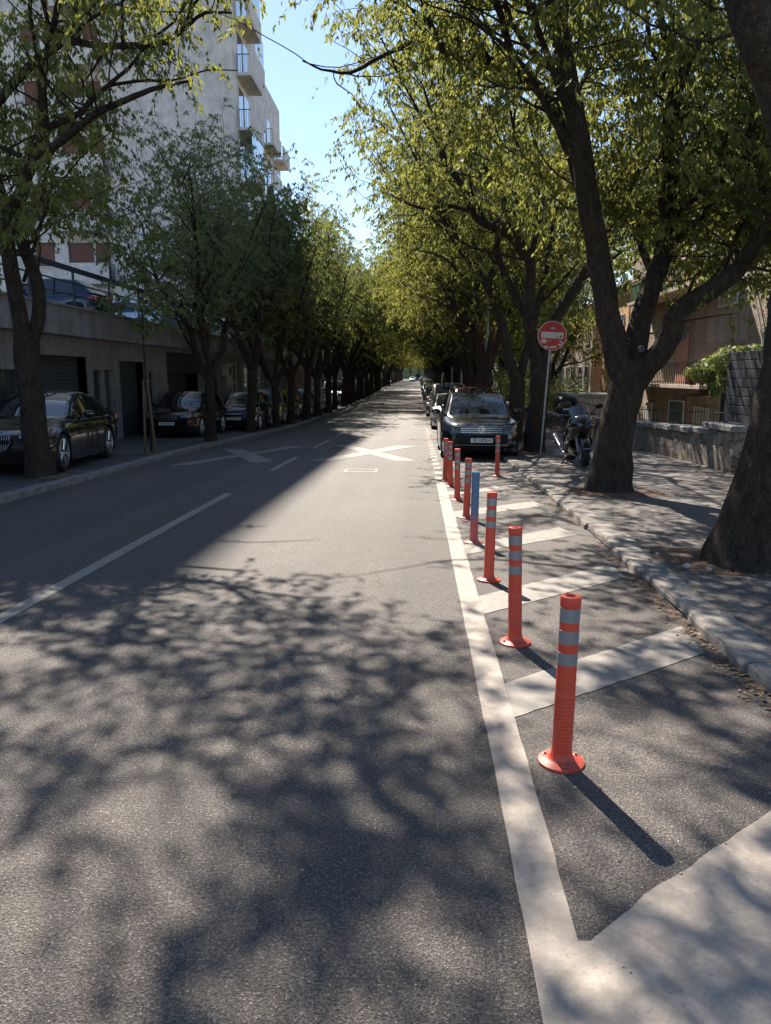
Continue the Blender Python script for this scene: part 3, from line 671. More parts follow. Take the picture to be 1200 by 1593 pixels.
def shade_ok(x, y, z):                  # where a spray's own shadow would land: shapes clumps and openings to place sun patches below
    sx, sy = x + z * .298, y - z * .900
    if -1.75 < sx < .10 and 7.6 < sy < 28: return False
    if .10 <= sx < .5 and 7.6 < sy < 16: return mnoise.noise((sx * 2, sy * 1.2, 3)) > .0
    if ((sx - .88) / .5) ** 2 + ((sy - 2.65) / .7) ** 2 < 1: return False
    if x > 3.3 and z < 5: return True
    if sx > .45 and sy < 3.3: return mnoise.noise((sx * 1.5, sy * 1.3, 4.4)) < -.04
    if sx > 1.9: return mnoise.noise((x * .8, y * .8, z * .8)) < .22
    if sy < 7.8 and sx < -.8: return mnoise.noise((sx * 1.1 + 5.3, sy * .95 + 2.1, 1.7)) < .2 and mnoise.noise((sx * 2.8, sy * 2.4, 7)) < .16
    if sy < 7.8: return mnoise.noise((sx * 1.1 + 5.3, sy * .95 + 2.1, 1.7)) < .2 and mnoise.noise((sx * 2.8, sy * 2.4, 7)) < .16
    return mnoise.noise((x * .8, y * .8, z * .8)) < .22
def gap(x, y, z):                       # the slot of open sky above the left half of the street
    if y < 12.4: return False
    zc = min(1, max(0, (z - 4) / 3))
    lo, hi = -4.5, -2.0
    return lo < x < hi and y < 33
def keepR(q):
    x, y, z = q[:3]
    if gap(x, y, z) or not shade_ok(x, y, z): return False
    if x < -2.0 and y > 12.4: return False
    if z < 3.3 and x < 1.9: return False
    if z < (2.75 if x < 3.8 else 2.35): return False
    return True
def keepR1(q):
    x, y, z = q[:3]
    if not keepR(q): return False
    if z < 4.6 and x < 1.4: return False
    if y < 11.3 and z < 4.1 + (11.3 - y) * .1 and x < 4: return False
    return True
def keepL(q):
    x, y, z = q[:3]
    if gap(x, y, z) or not shade_ok(x, y, z): return False
    if x > -4.5 and y > 12.4 and z < 8 and not (x < -2.6 and y < 14.5 and z > 5.0): return False
    if z < 3.1: return False
    if z < 3.9 and x > -5.4: return False
    return True
hero('R1', (2.9, 11.65), 'large street tree with three thick limbs, standing behind the kerb near the motorcycle', 11, M_LEAF, keepR1, GR,
     extra=[[(3.9, 11.1, 2.8, .04), (4.4, 10.9, 3.6, .03), (4.7, 11.1, 4.2, .02)], [(4.3, 10.9, 3.1, .04), (5.0, 10.9, 3.0, .03), (5.6, 11.0, 3.2, .02)], [(4.6, 10.8, 3.6, .03), (5.3, 11.4, 4.0, .025), (5.9, 12.2, 4.3, .015)], [(3.6, 12.2, 3.4, .04), (4.3, 12.8, 4.0, .03), (5.2, 13.4, 4.3, .02)], [(1.2, 10.4, 8.2, .04), (.3, 10.0, 8.9, .04), (-.9, 9.7, 9.3, .03), (-2.2, 9.6, 9.6, .02)], [(-.3, 11.0, 8.4, .03), (-1.2, 11.9, 9.2, .03), (-2.4, 12.0, 9.9, .02), (-3.4, 12.2, 10.4, .01)], [(1.5, 10.5, 7, .05), (1.3, 9.2, 8, .04), (.9, 8.0, 8.8, .03), (.3, 7.0, 9.2, .02)], [(4.3, 10.9, 3.2, .04), (4.3, 11.6, 3.5, .03), (4.0, 12.4, 3.7, .02)], [(4.1, 11, 2.9, .04), (4.4, 11.3, 3.6, .04), (4.9, 11.8, 4.2, .03), (5.3, 12.4, 4.9, .02)], [(4.6, 10.8, 3.5, .04), (4.9, 11.6, 3.4, .035), (5.4, 12.2, 3.5, .02)], [(3.7, 11.2, 2.6, .05), (4.1, 12, 3.1, .04), (4.6, 13, 3.3, .03), (5, 14, 3.7, .02)], [(2.6, 11.4, 3.2, .09), (2.0, 10.6, 4.6, .08), (1.2, 9.9, 6.0, .07), (.3, 9.5, 7.4, .05), (-.5, 9.2, 8.4, .03)],
            [(1.6, 10.5, 6.5, .08), (.9, 10.9, 7.6, .07), (-.2, 11.2, 8.4, .05), (-1.2, 11.0, 9.0, .03)],
            [(3.9, 12, 6.3, .08), (4.3, 13, 7.4, .07), (4.6, 14, 8.6, .04)], [(3.7, 12.3, 4.0, .09), (4.6, 13.6, 5.2, .08), (5.6, 14.8, 6.6, .06), (6.4, 15.6, 8, .03)], [(4.9, 10.7, 4.1, .08), (5.9, 11.5, 5.2, .06), (6.8, 12.5, 6.6, .03)], [(2.0, 11, 5.2, .07), (2.6, 12.6, 6.4, .06), (2.9, 14, 7.8, .03)]], sp2=.30, nl=21, sp3=.19)
r1 = [o for o in COL.objects if o.get('label', '').startswith('large street tree')][0]; r1t = [o for o in r1.children if o.name.startswith('trunk')][0]
for x, y, z, s in ((3.18, 11.33, 2.02, .042), (3.70, 11.10, 2.18, .035)):
    MB().lathe([(0, .004), (s * .55, .0), (s * .75, .022), (s, .018), (s * 1.15, -.02)], 16, Matrix.Translation((x - 2.9, y - 11.65, z - g(11.65))) @ Matrix.Rotation(R(90), 4, 'X')).build('branch_scar', M_SCAR, r1t, smooth='s')
hero('R2', (2.9, 6.77), 'nearest right street tree, its dark leaning trunk cut by the picture edge', 22, M_LEAF,
     lambda q: keepR(q) and q[2] > 5.2 and (q[1] > 5.5 or q[2] > 6.5), GR,
     extra=[[(1.8, 6.2, 5.4, .08), (.9, 6.8, 6.6, .07), (-.2, 7.6, 7.6, .05), (-1.2, 8.3, 8.3, .03)], [(1.4, 6.2, 6.0, .07), (.6, 5.6, 7.2, .05), (-.4, 5.4, 8.2, .03)], [(1.1, 6.9, 6.5, .06), (-.2, 8.8, 7.8, .05), (-1.8, 9.6, 8.8, .04), (-3.2, 9.8, 9.6, .02)], [(2.1, 6.2, 4.8, .07), (2.0, 8, 6.2, .06), (1.8, 9.4, 7.6, .04)]], sp2=.18, nl=32, sp3=.15)
hero('R3', (2.9, 19.4), 'street tree whose trunk stands directly behind the round red sign', 33, M_LEAF, keepR, GR, sp2=.40, nl=16, leafL=.115, leafW=.021, sp3=.25,
     extra=[[(1.6, 18.7, 5.1, .07), (.6, 17.6, 6.2, .06), (-.3, 16.8, 7.4, .04), (-.9, 16.4, 8.4, .03)], [(2.2, 18.9, 7, .06), (1.6, 18, 8.6, .05), (.8, 17.4, 9.8, .03)], [(4.9, 20.2, 5.7, .08), (6.2, 20.4, 6.4, .06), (7.4, 20.8, 7.6, .03)], [(3.9, 19.8, 3.9, .08), (5.4, 18.6, 5.0, .06), (6.8, 17.6, 6.2, .03)], [(5, 20.4, 6.7, .07), (5.8, 19, 8, .05), (6.4, 18, 9.4, .03)],
            [(4.4, 20, 4.7, .09), (5.2, 19.2, 5.6, .07), (5.9, 18.6, 6.6, .05)], [(2.6, 18.9, 4.3, .07), (1.2, 19.8, 4.8, .06), (.3, 20.4, 5.6, .04), (-.6, 20.8, 6.6, .03)]])
hero('R4', (2.92, 23.5), 'street tree with a forked trunk, on the pavement beside the windscreen of the black car', 44, M_LEAF, keepR, GR, sp2=.40, nl=16, leafL=.12, leafW=.022, sp3=.25,
     extra=[[(1.5, 22.9, 4.8, .08), (.7, 21.9, 6.0, .06), (-.2, 21.2, 7.4, .05), (-.9, 20.8, 8.6, .03)], [(1.8, 24, 7, .06), (1.2, 23.6, 8.6, .05), (.4, 23.2, 10, .03)],
            [(3.6, 24.2, 3.7, .09), (4.8, 24.5, 5, .07), (5.8, 24.8, 6.6, .05)], [(.7, 22.6, 6, .06), (-.2, 24, 6.8, .05), (-1.0, 25.2, 7.8, .03)]])
hero('L1', (-6.57, 13.1), 'nearest street tree on the left, in front of the black sedan with the chrome grille', 55, M_LEAF, keepL, GL,
     extra=[[(-5.8, 12.6, 6.0, .06), (-5.3, 11.5, 7.2, .05), (-3.9, 11.8, 8.3, .035), (-3.5, 10.5, 9.4, .02), (-2.4, 10.9, 10.0, .015)], [(-5.6, 12.6, 6.7, .06), (-5.4, 11.4, 8.2, .05), (-4.6, 10.2, 9.6, .03)],
            [(-7.0, 13.4, 4.6, .08), (-7.9, 12.9, 5.8, .06), (-8.9, 12.4, 7.2, .04)], [(-4.3, 12, 6.3, .04), (-3.7, 10.9, 7.2, .03), (-2.3, 11.2, 7.9, .022), (-1.8, 10.0, 9.0, .016), (-.6, 10.4, 9.4, .01)],
            [(-6.6, 13.1, 3.2, .06), (-6.1, 12.7, 3.9, .05), (-5.7, 12.4, 4.4, .03)]], sp2=.25, nl=24, sp3=.17)

# generic row trees -------------------------------------------------------
def template(seed, H=10.5, lean=0.0, spread=3.6, fork=2.2, nl=18, leafL=.15, leafW=.025, sp2=.52, sp3=.30, r0=.2, nlimb=4, m=None, low=2.6, lim=(-99, 99)):
    rng = random.Random(seed); limbs = []
    lx = lean
    tr = [(0, 0, -.15, r0 * 1.15), (0.02, 0, .1, r0), (lx * .3, rng.uniform(-.05, .05), fork * .5, r0 * .85), (lx * .6, rng.uniform(-.08, .08), fork, r0 * .85)]
    limbs.append(flare(smooth_path(tr, rng, 3, .04), rng))
    top = tr[-1]
    a0 = rng.uniform(0, 6.28)
    for i in range(nlimb):
        a = a0 + 2 * math.pi * i / nlimb + rng.uniform(-.4, .4); sp = spread * rng.uniform(.45, .85); hh = H * rng.uniform(.74, .92)
        cx, cy = math.cos(a), math.sin(a)
        P = [(top[0], top[1], top[2] - .15, r0 * .6), (top[0] + cx * sp * .22, top[1] + cy * sp * .22, fork + (hh - fork) * .16, r0 * .52),
             (top[0] + cx * sp * .42 + rng.uniform(-.2, .2), top[1] + cy * sp * .42 + rng.uniform(-.2, .2), fork + (hh - fork) * .36, r0 * .42),
             (top[0] + cx * sp * .62 + rng.uniform(-.3, .3), top[1] + cy * sp * .62 + rng.uniform(-.3, .3), fork + (hh - fork) * .6, r0 * .3),
             (top[0] + cx * sp * .9, top[1] + cy * sp * .9, hh * .95, r0 * .14), (top[0] + cx * sp, top[1] + cy * sp, hh, .02)]
        Q = smooth_path(P, rng, 3, .12); limbs.append(Q)
        for f in (.25, .42, .6):
            q, d = at(Q, f + rng.uniform(-.06, .06)); b = a + rng.uniform(-1.1, 1.1)
            B = grow(q[:3], unit((math.cos(b) * .9 + lx * .15, math.sin(b) * .9, rng.uniform(.25, .8))), spread * rng.uniform(.55, .9), q[3] * .55, rng, .22, .04, .35)
            limbs.append(B)
    keep = lambda q: q[2] > low and math.hypot(q[0] - lx * .6, q[1]) < spread * 1.25 + .4 and lim[0] < q[0] < lim[1]
    bark, V = flesh(limbs, rng, keep, sp2=sp2, sp3=sp3, nl=nl, leafL=leafL, leafW=leafW, start=.3, spread=.9)
    root = thing('street_tree', 'x', 'tree')
    bark_obj(bark, root); leaf_obj('crown', V, m or M_LEAF, root)
    return root
TL_ = [template(101, 9.2, .1, 3.0, 2.1, m=M_LEAF2, r0=.19, nlimb=4, leafL=.115, leafW=.022, nl=16, low=2.9, lim=(-4, 1.7)), template(102, 10.0, .3, 3.2, 2.4, m=M_LEAF2, r0=.21, nlimb=4, leafL=.115, leafW=.022, nl=16, low=3.0, lim=(-4, 1.9)), template(103, 10.6, .0, 3.5, 2.0, m=M_LEAF, nlimb=5, low=3.0, lim=(-4, 1.6))]
TR_ = [template(201, 11.0, -.5, 4.0, 2.3, r0=.26, nlimb=4, low=2.8, nl=20, lim=(-4.4, 5)), template(202, 11.6, -.3, 4.2, 2.0, r0=.28, nlimb=5, low=2.9, nl=20, lim=(-4.6, 5)), template(203, 10.6, -.6, 3.8, 2.6, r0=.25, low=2.8, nl=20, lim=(-4.3, 5))]
TC_ = [template(301, 10.2, -.2, 4.6, 2.4, r0=.24, nlimb=5, low=3.2, nl=18, m=M_LEAF), template(302, 9.8, .3, 5.0, 2.2, r0=.26, nlimb=5, low=3.3, nl=18, m=M_LEAF2), template(303, 10.6, .0, 4.4, 2.7, r0=.23, nlimb=4, low=3.1, nl=18, m=M_LEAF)]
used = set()
def place(tp, x, y, rz, sc, label, group, z=None):
    o = tp if tp.name not in used else copy_tree(tp); used.add(tp.name)
    o.location = (x, y, g(y) + .02 if z is None else z); o.rotation_euler = (0, 0, rz); o.scale = (sc[0], sc[0] * (-1 if int(y * 7) % 2 else 1), sc[1])
    o['label'] = label; o['group'] = group; return o
rr = random.Random(77)
LT = [(-6.35, 23.45, 0, .2, (.92, .95), 'left row tree with a straight trunk in front of the black estate car'),
      (-6.3, 28.9, 1, 2.2, (.88, .98), 'left row tree with a slim trunk in front of the dark rounded hatchback'),
      (-6.0, 32.6, 2, 4.0, (.85, .9), 'left row tree standing between the dark hatchback and the olive gold car'),
      (-5.95, 36.3, 0, 1.1, (1.0, 1.05), 'left row tree just past the olive gold car, its trunk forking low'),
      (-5.8, 40.0, 1, 3.3, (.95, 1.0), 'left row tree beside the glazed workshop front at the end of the garages'),
      (-5.7, 44.0, 2, 5.2, (1.0, 1.05), 'left row tree beside the blue grey off-roader'),
      (-5.65, 49.0, 0, 2.9, (1.08, 1.1), 'left row tree in front of the small white car')]
for x, y, k, rz, s, lab in LT: place(TL_[k], x, y, rr.uniform(-.15, .15), s, lab, GL)
y = 54.5; i = 0
while y < 300:
    o = place(TC_[i % 3] if i % 4 else TL_[i % 3], -5.85 + rr.uniform(-.1, .1), y, (rr.uniform(0, 6.28) if y > 62 else 0) , (rr.uniform(1.0, 1.2), rr.uniform(1.05, 1.25)), 'one of the distant trees of the left row, merging into a dark green tunnel', 'distant trees of the left row')
    y += rr.uniform(5, 7) if y < 120 else rr.uniform(8, 11); i += 1
RT = [(2.75, 28.4, 0, 1.2, (.95, 1.0), 'right row tree directly beyond the forked one, crown over the red car roof'),
      (2.8, 33.8, 1, 2.4, (.95, 1.0), 'right row tree behind the tall grey metal pole')]
for x, y, k, rz, s, lab in RT: place(TR_[k], x, y, rr.uniform(-.15, .15), s, lab, GR)
y = 39.5; i = 0
while y < 300:
    place(TR_[i % 3] if y < 50 or i % 4 == 0 else TC_[(i + 1) % 3], 2.85 + rr.uniform(-.15, .15), y, rr.uniform(-.2, .2) if y < 80 else rr.uniform(0, 6.28), (rr.uniform(.98, 1.15), rr.uniform(1.0, 1.15)), 'one of the distant trees of the right row, leaning over the line of parked cars', 'distant trees of the right row')
    y += rr.uniform(5.2, 6.8) if y < 120 else rr.uniform(8, 11); i += 1
# garden trees behind the right wall
GT = [(8.9, 27, 0, .9), (9.3, 21.5, 1, 2.0), (9.5, 56, 1, 5.1), (9.6, 66, 2, .3), (9.0, 78, 0, 1.4), (9.5, 92, 1, 2.6), (9.2, 108, 2, 3.9), (10, 130, 0, 5), (9.5, 155, 1, 1), (9.6, 185, 2, 2)]
for j, (x, y, k, rz) in enumerate(GT):
    if y < 30:
        continue
    place(TR_[k], x, y, rz, (1.05, 1.15 if y > 40 else .95), 'one of the dark garden trees standing behind the right row of street trees', 'garden trees behind the right row', g(y) - .6)
# canopy closing the far end of the street
for j, (x, y) in enumerate([(-3, 330), (0.5, 345), (4, 335), (-7, 340), (8, 345), (-12, 320), (13, 325)]):
    place(TL_[j % 3], x, y, j, (1.5, 1.35), 'one of the hazy trees closing the far end of the street', 'trees closing the far end of the street')
# staked sapling
rng = random.Random(5)
root = thing('sapling', 'thin young tree tied between two wooden stakes, behind the black sedan', 'young tree', (-6.35, 18.12, g(18.12) + .08))
st = smooth_path([(0, 0, -.02, .03), (.0, .02, 1.0, .025), (-.05, .02, 2.0, .022), (-.04, 0, 3.2, .018), (-.15, 0, 4.3, .012), (-.2, 0, 5.2, .006)], rng, 3, .05)
lm = [st] + [[(*at(st, t)[0][:3], .008)] + [tuple(p) for p in grow(at(st, t)[0][:3], unit((math.cos(a), math.sin(a), .5)), .9, .007, rng, .2)][1:] for t, a in ((.5, 1), (.56, 3), (.62, 5), (.7, .2), (.76, 2.2), (.82, 4), (.9, 1), (.95, 3))]
bark, V = flesh(lm, rng, None, sp2=.25, L2=(.3, .7), sp3=.14, L3=(.2, .4), nl=12, leafL=.10, leafW=.032, lvl15=False, start=.2)
bark_obj(bark, root); leaf_obj('crown', V, M_LEAF2, root)
for sx, lean, lab in ((-.12, .02, 'left wooden stake tied to the young tree'), (.13, -.06, 'right leaning wooden stake tied to the young tree')):
    tag(MB().tube([(0, 0, 0), (lean, .0, .9), (lean * 2, 0, 1.75)], [.034, .032, .029], 9).build('stake', M_STAKE, loc=(-6.35 + sx, 18.06, g(18.06) + .08), smooth='s'), lab, 'stake', 'stakes holding the young tree')
for z in (.95, 1.35, 1.7):
    MB().lathe([(.05, 0), (.058, .01), (.058, .04), (.05, .05)], 12).build('tie', M_STAKE, root, loc=(0.0, 0, z), smooth='s')
# ================================================================== CARS (front faces -Y, origin on the ground under the nose centre)
def lerp_tab(T, y):
    if y <= T[0][0]: return T[0][1]
    for (a, b), (c, d) in zip(T, T[1:]):
        if y <= c:
            t = (y - a) / (c - a) if c > a else 0; t = t * t * (3 - 2 * t) * .5 + t * .5
            return b + (d - b) * t
    return T[-1][1]
def make_car(name, label, cat, S, P, detail=2):
    L, W, H = S['L'], S['W'], S['H']; hw = W / 2
    nh, hh, bh, th = S['nose'], S['hood'], S['belt'], S['tail']
    ws0, ws1, rf1, rw1 = S['g']; wr = S['wr']; ya, yb = S['ax']
    gc = .17
    root = thing(name, label, cat)
    Wt = lambda y: hw * (1 - .26 * max(0, 1 - y / .85) ** 2.4 - .20 * max(0, 1 - (L - y) / .6) ** 2.2)
    top = lambda y: lerp_tab([(0, nh - .10), (.10, nh - .03), (.28, nh), (ws0, hh), (ws0 + .5, bh), (rw1 - .2, bh + .02), (rw1, th), (L - .12, th - .02), (L, th - .14)], y)
    def slant(y, z):
        f = max(0, 1 - y / .8)
        a = S.get('slant', .10) * max(0, (z - .42) / (nh - .42)) ** 1.6 * f if z > .42 else 0
        b = .10 * max(0, (.42 - z) / .25) * f
        q = max(0, 1 - (L - y) / .6); c = -.10 * abs((z - .6) / .4) ** 1.5 * q
        return a + b + c
    ys = sorted(set([0, .03, .08, .15, .24, .36, .5, .65] + [ya + wr * 1.13 * math.cos(a * math.pi / 14) for a in range(15)] + [yb + wr * 1.13 * math.cos(a * math.pi / 14) for a in range(15)]
                    + [ws0 + .0, ws0 + .3, (ya + yb) / 2, ya + wr * 1.13 + .02, yb - wr * 1.13 - .02, ya - wr * 1.13 - .02, yb + wr * 1.13 + .02, L - .5, L - .3, L - .16, L - .07, L - .02, L]))
    ys = [y for y in ys if 0 <= y <= L]
    rows = []
    for y in ys:
        w = Wt(y); t = top(y); low = gc + (.06 if y < .05 or y > L - .05 else 0)
        for c in (ya, yb):
            dd = abs(y - c); ra = wr * 1.13
            if dd < ra: low = max(low, wr + math.sqrt(ra * ra - dd * dd))
        z5 = max(t - .30, low + .04); z4 = max(t - .12, z5 + .03); z3 = max(t - .035, z4 + .01); t2 = max(t, z3 + .01)
        z6 = low + (z5 - low) * .5
        half = [(0, t2 + .035), (.42 * w, t2 + .028), (.75 * w, t2 + .008), (.90 * w, z3), (.965 * w, z4), (w, z5), (w * .99, z6), (w * .985, low + .03), (w * .97, low), (w * .80, low), (0, low)]
        row = [(x, y + slant(y, z), z) for x, z in half] + [(-x, y + slant(y, z), z) for x, z in half[-2:0:-1]]
        rows.append(row)
    mb = MB().grid(rows, closed=True); n = len(rows[0])
    for r0, flip in ((rows[0], 1), (rows[-1], 0)):
        k = len(mb.v); cy = sum(p[1] for p in r0) / n; cz = (r0[0][2] + r0[10][2]) / 2
        mb.v.append((0, cy, cz)); b0 = 0 if flip else (len(rows) - 1) * n
        mb.f += [((b0 + i), (b0 + (i + 1) % n), k)[::(-1 if flip else 1)] for i in range(n)]
    body = mb.build('body', P, root, smooth='s')
    # greenhouse
    def gt(y): return lerp_tab([(ws0, top(ws0) - .01), (ws1, H - .05), (ws1 + (rf1 - ws1) * .35, H), (rf1, H - .03), (rw1, top(rw1) - .01)], y) if True else 0
    def gtl(y):
        if y <= ws1: t = (y - ws0) / (ws1 - ws0); return (top(ws0) - .02) * (1 - t) + (H - .055) * t + .06 * math.sin(math.pi * t)
        if y <= rf1: t = (y - ws1) / (rf1 - ws1); return H - .055 + .055 * math.sin(math.pi * min(1, t * 1.15 + .0)) ** .8 if t < .87 else H - .055 + .035 * (1 - t) / .13
        t = (y - rf1) / (rw1 - rf1); return (H - .05) * (1 - t) + (top(rw1) - .02) * t + .05 * math.sin(math.pi * t)
    tw = S.get('tw', .64)
    def wt(y):
        if y <= ws1: t = (y - ws0) / (ws1 - ws0); return hw * (.84 * (1 - t) + (tw + .04) * t)
        if y <= rf1: return hw * (tw + .04)
        t = (y - rf1) / (rw1 - rf1); return hw * ((tw + .04) * (1 - t) + .76 * t)
    sub = lambda a, b, n: [a + (b - a) * i / n for i in range(n + 1)]
    gy = sorted(set(sub(ws0, ws1, 5) + sub(ws1, rf1, 6) + sub(rf1, rw1, 4)))
    G_ = []
    for y in gy:
        w = wt(y); t = gtl(y); base = top(y) + .0; wb = Wt(y) * .90; t_ = max(t, base + .005)
        zs = max(base, t_ - .07)
        f = (t_ - zs) / max(.02, t_ - base)
        half = [(0, t_ + .03 * min(1, (t_ - base) / .2)), (.5 * w, t_ + .022 * min(1, (t_ - base) / .2)), (.90 * w, t_), (w, t_ - min(.025, (t_ - base) * .3)), (w + (wb - w) * f, zs), (wb, base - .02)]
        yy = lambda x: y + (-.0 + .10 * (x / hw) ** 2 * (1 if y < ws1 + .01 else 0)) - (.08 * (x / hw) ** 2 if y > rf1 - .01 else 0)
        G_.append([(x, yy(x), z) for x, z in half])
    parts = {}
    bp = S.get('bp', (ws1 + rf1) / 2); cp = S.get('cp', rf1 - .05); nosd = []
    for i in range(len(gy) - 1):
        ym = (gy[i] + gy[i + 1]) / 2
        for j in range(5):
            q = [G_[i][j], G_[i + 1][j], G_[i + 1][j + 1], G_[i][j + 1]]
            if j < 2: key = 'windscreen' if ym < ws1 else ('roof' if ym < rf1 else 'rear_window')
            elif j == 2 or j == 3: key = 'roof'
            else: key = 'side_front' if ym < bp else ('side_rear' if ym < cp else 'roof')
            for s in (1, -1):
                kk = key + ('R' if s < 0 else 'L') if key.startswith('side') else key
                parts.setdefault(kk, MB()).add([(p[0] * s, p[1], p[2]) for p in q], [(0, 1, 2, 3)[::s]])
    rf = None
    for k, m_ in parts.items():
        nm = {'windscreen': 'windscreen', 'roof': 'roof', 'rear_window': 'rear_window'}.get(k, 'side_window')
        o = m_.build(nm, S.get('roofp', P) if nm == 'roof' else M_GLASS, root, smooth='s')
        if nm == 'roof': rf = o
    # pillars and trim lines
    for s in (1, -1):
        i1 = gy.index(ws1); mb = MB()
        mb.tube([(p[3][0] * s * 1.003, p[3][1], p[3][2] + .006) for p in G_[:i1 + 1]], .022, 6)
        mb.build('pillar', M_BLACK if detail > 1 else P, root); mb = MB()
        bi = min(range(len(gy)), key=lambda i: abs(gy[i] - bp)); a, b = G_[bi][4], G_[bi][5]
        mb.tube([(a[0] * s, a[1], a[2] + .02), (b[0] * s, b[1], b[2] + .01)], .024, 6)
        mb.build('pillar', M_BLACK if detail > 1 else P, root)
    # wheels
    def wheel(x, y, s):
        T = MB().lathe([(wr * .74, -.10), (wr * .82, -.115), (wr * .95, -.105), (wr, -.07), (wr, .07), (wr * .95, .105), (wr * .82, .115), (wr * .74, .10)], 32, Matrix.Rotation(R(90), 4, 'Y'))
        w = T.build('wheel', M_RUBBER, root, smooth='s', loc=(x, y, wr))
        rm = MB().lathe([(wr * .76, s * .105), (wr * .72, s * .115), (wr * .70, s * .06)], 32, Matrix.Rotation(R(90), 4, 'Y'))
        rm.lathe([(0, s * .085), (.05, s * .085), (.065, s * .06)], 16, Matrix.Rotation(R(90), 4, 'Y'))
        for k in range(5):
            for dd in (-.13, .13):
                a = 2 * math.pi * k / 5 + dd; a2 = 2 * math.pi * k / 5 + dd * 1.25
                rm.tube([(s * .085, math.cos(a) * .05, math.sin(a) * .05), (s * .10, math.cos(a2) * wr * .73, math.sin(a2) * wr * .73)], [.019, .015], 5)
        rm.build('rim', M_ALLOY, w, smooth='s')
        MB().lathe([(0, s * .05), (wr * .71, s * .05)], 24, Matrix.Rotation(R(90), 4, 'Y')).build('brake_disc', M_BLACK, w)
    for yy in (ya, yb):
        for s in (1, -1): wheel(s * (hw - .125), yy, s)
    # mirrors
    for s in (1, -1):
        p = G_[2][5]
        mb = MB().ell((s * (hw + .085), ws0 + .62, bh + .06), (.12, .06, .075), nu=12, nv=8)
        mb.tube([(s * (hw - .10), ws0 + .60, bh - .02), (s * (hw + .03), ws0 + .62, bh + .03)], .02, 6)
        mb.build('wing_mirror', S.get('mirror', P), root, smooth='all')
    def fy(x, z):                      # front skin
        ax = min(abs(x), hw * .99); lo, hi = 0, 1.2
        for _ in range(24):
            m_ = (lo + hi) / 2
            k = .985 if z > .3 else .98
            if Wt(m_) * k < ax: lo = m_
            else: hi = m_
        y = lo; return y + slant(y, z)
    def patch(poly_top, poly_bot, x0, x1, out=.012, n=10, m=M_BLACK, name='grille', th=.03):
        rows_ = []
        for i in range(n + 1):
            x = x0 + (x1 - x0) * i / n; a, b = poly_bot(x), poly_top(x)
            rows_.append([(x, fy(x, b) + th, b), (x, fy(x, b) - out, b), (x, fy(x, (a + b) / 2) - out * 1.2, (a + b) / 2), (x, fy(x, a) - out, a), (x, fy(x, a) + th, a)])
        mb = MB().grid(rows_); k = 5
        mb.f += [tuple(range(5)), tuple(n * 5 + q for q in range(5))[::-1]]
        return mb.build(name, m, root, smooth='s')
    F = S['front']
    patch(lambda x: F['g1'](x), lambda x: F['g0'](x), -F['gw'], F['gw'], .012, 14, M_BLACK, 'grille')
    for z in F.get('bars', []):
        patch(lambda x: z + .012, lambda x: z - .012, -F['gw'] * .97, F['gw'] * .97, .022, 14, M_CHROME, 'grille_bar')
    for s in (1, -1):
        a, b = F['h0'], F['h1']
        o = patch(lambda x: F['ht'](abs(x)), lambda x: F['hb'](abs(x)), s * a, s * b, .016, 10, M_LAMP, 'headlight')
        patch(lambda x: .36 + F.get('fog', 0), lambda x: .29 + F.get('fog', 0), s * hw * .62, s * hw * .86, .012, 6, M_BLACK, 'fog_lamp')
    patch(lambda x: .40, lambda x: .22, -hw * .56, hw * .56, .010, 10, M_BLACK, 'lower_intake')
    pz = F.get('plate', .5)
    pl = None if S.get('noplate') else MB().box((0, fy(0, pz) - .028, pz), (.52, .012, .115)).build('number_plate', M_PLATE, root, bevel=.004)
    if F.get('txt'):
        yb_ = fy(0, pz) - .0355
        M = Matrix.Translation((.015, yb_, pz)) @ Matrix.Rotation(R(90), 4, 'X')
        text_mesh(F['txt'], .105, 'plate_lettering', M_BLACK, pl, M, .0012, .42)
        fr = MB()
        for x, z, dx, dz in ((0, .055, .52, .006), (0, -.055, .52, .006), (.257, 0, .006, .115), (-.257, 0, .006, .115)): fr.box((x, yb_ + .0005, pz + z), (dx, .002, dz))
        fr.build('plate_border', M_BLACK, pl)
    # shut lines: doors and hood as thin dark grooves
    if detail > 1:
        mb = MB()
        for s in (1, -1):
            for yy in (ws0 + .25, bp + .02, rf1 + .0):
                pts = [(s * (Wt(yy) * k + .0015), yy, z) for k, z in ((.985, gc + .10), (.99, .45), (1.0, bh - .28), (.97, bh - .10), (.92, bh - .02))]
                mb.tube(pts, .004, 4)
            for y0 in (ws0 + .95, bp + .85):
                mb.box((s * (hw + .002), y0, bh - .14), (.02, .19, .022))
            mb.tube([(s * Wt(t) * .80, t, top(t) + .008) for t in (.35, .6, .9, ws0)], .004, 4)
        mb.build('panel_trim', M_BLACK, root)
        for s in (1, -1):
            mb = MB()
            mb.box((s * hw * .62, L - .06, th - .18), (hw * .34, .12, .13)); mb.box((s * hw * .86, L - .17, th - .17), (.10, .2, .11), rz=s * .45)
            mb.build('tail_light', M_TAIL, root, bevel=.01)
    if S.get('rails'):
        for s in (1, -1):
            mb = MB().tube([(s * hw * (tw + .0), y, gtl(y) + (.05 if ws1 + .2 < y < rf1 - .1 else .01)) for y in sub(ws1 + .15, rf1 - .05, 8)], .014, 6)
            mb.build('roof_rail', M_CHROME, root, smooth='s')
    return root, fy, patch
def front(gw, g0, g1, h0, h1, hb, ht, bars=(), txt=None, plate=.5, fog=0):
    f = lambda v: v if callable(v) else (lambda x: v)
    return dict(gw=gw, g0=f(g0), g1=f(g1), h0=h0, h1=h1, hb=f(hb), ht=f(ht), bars=list(bars), txt=txt, plate=plate, fog=fog)
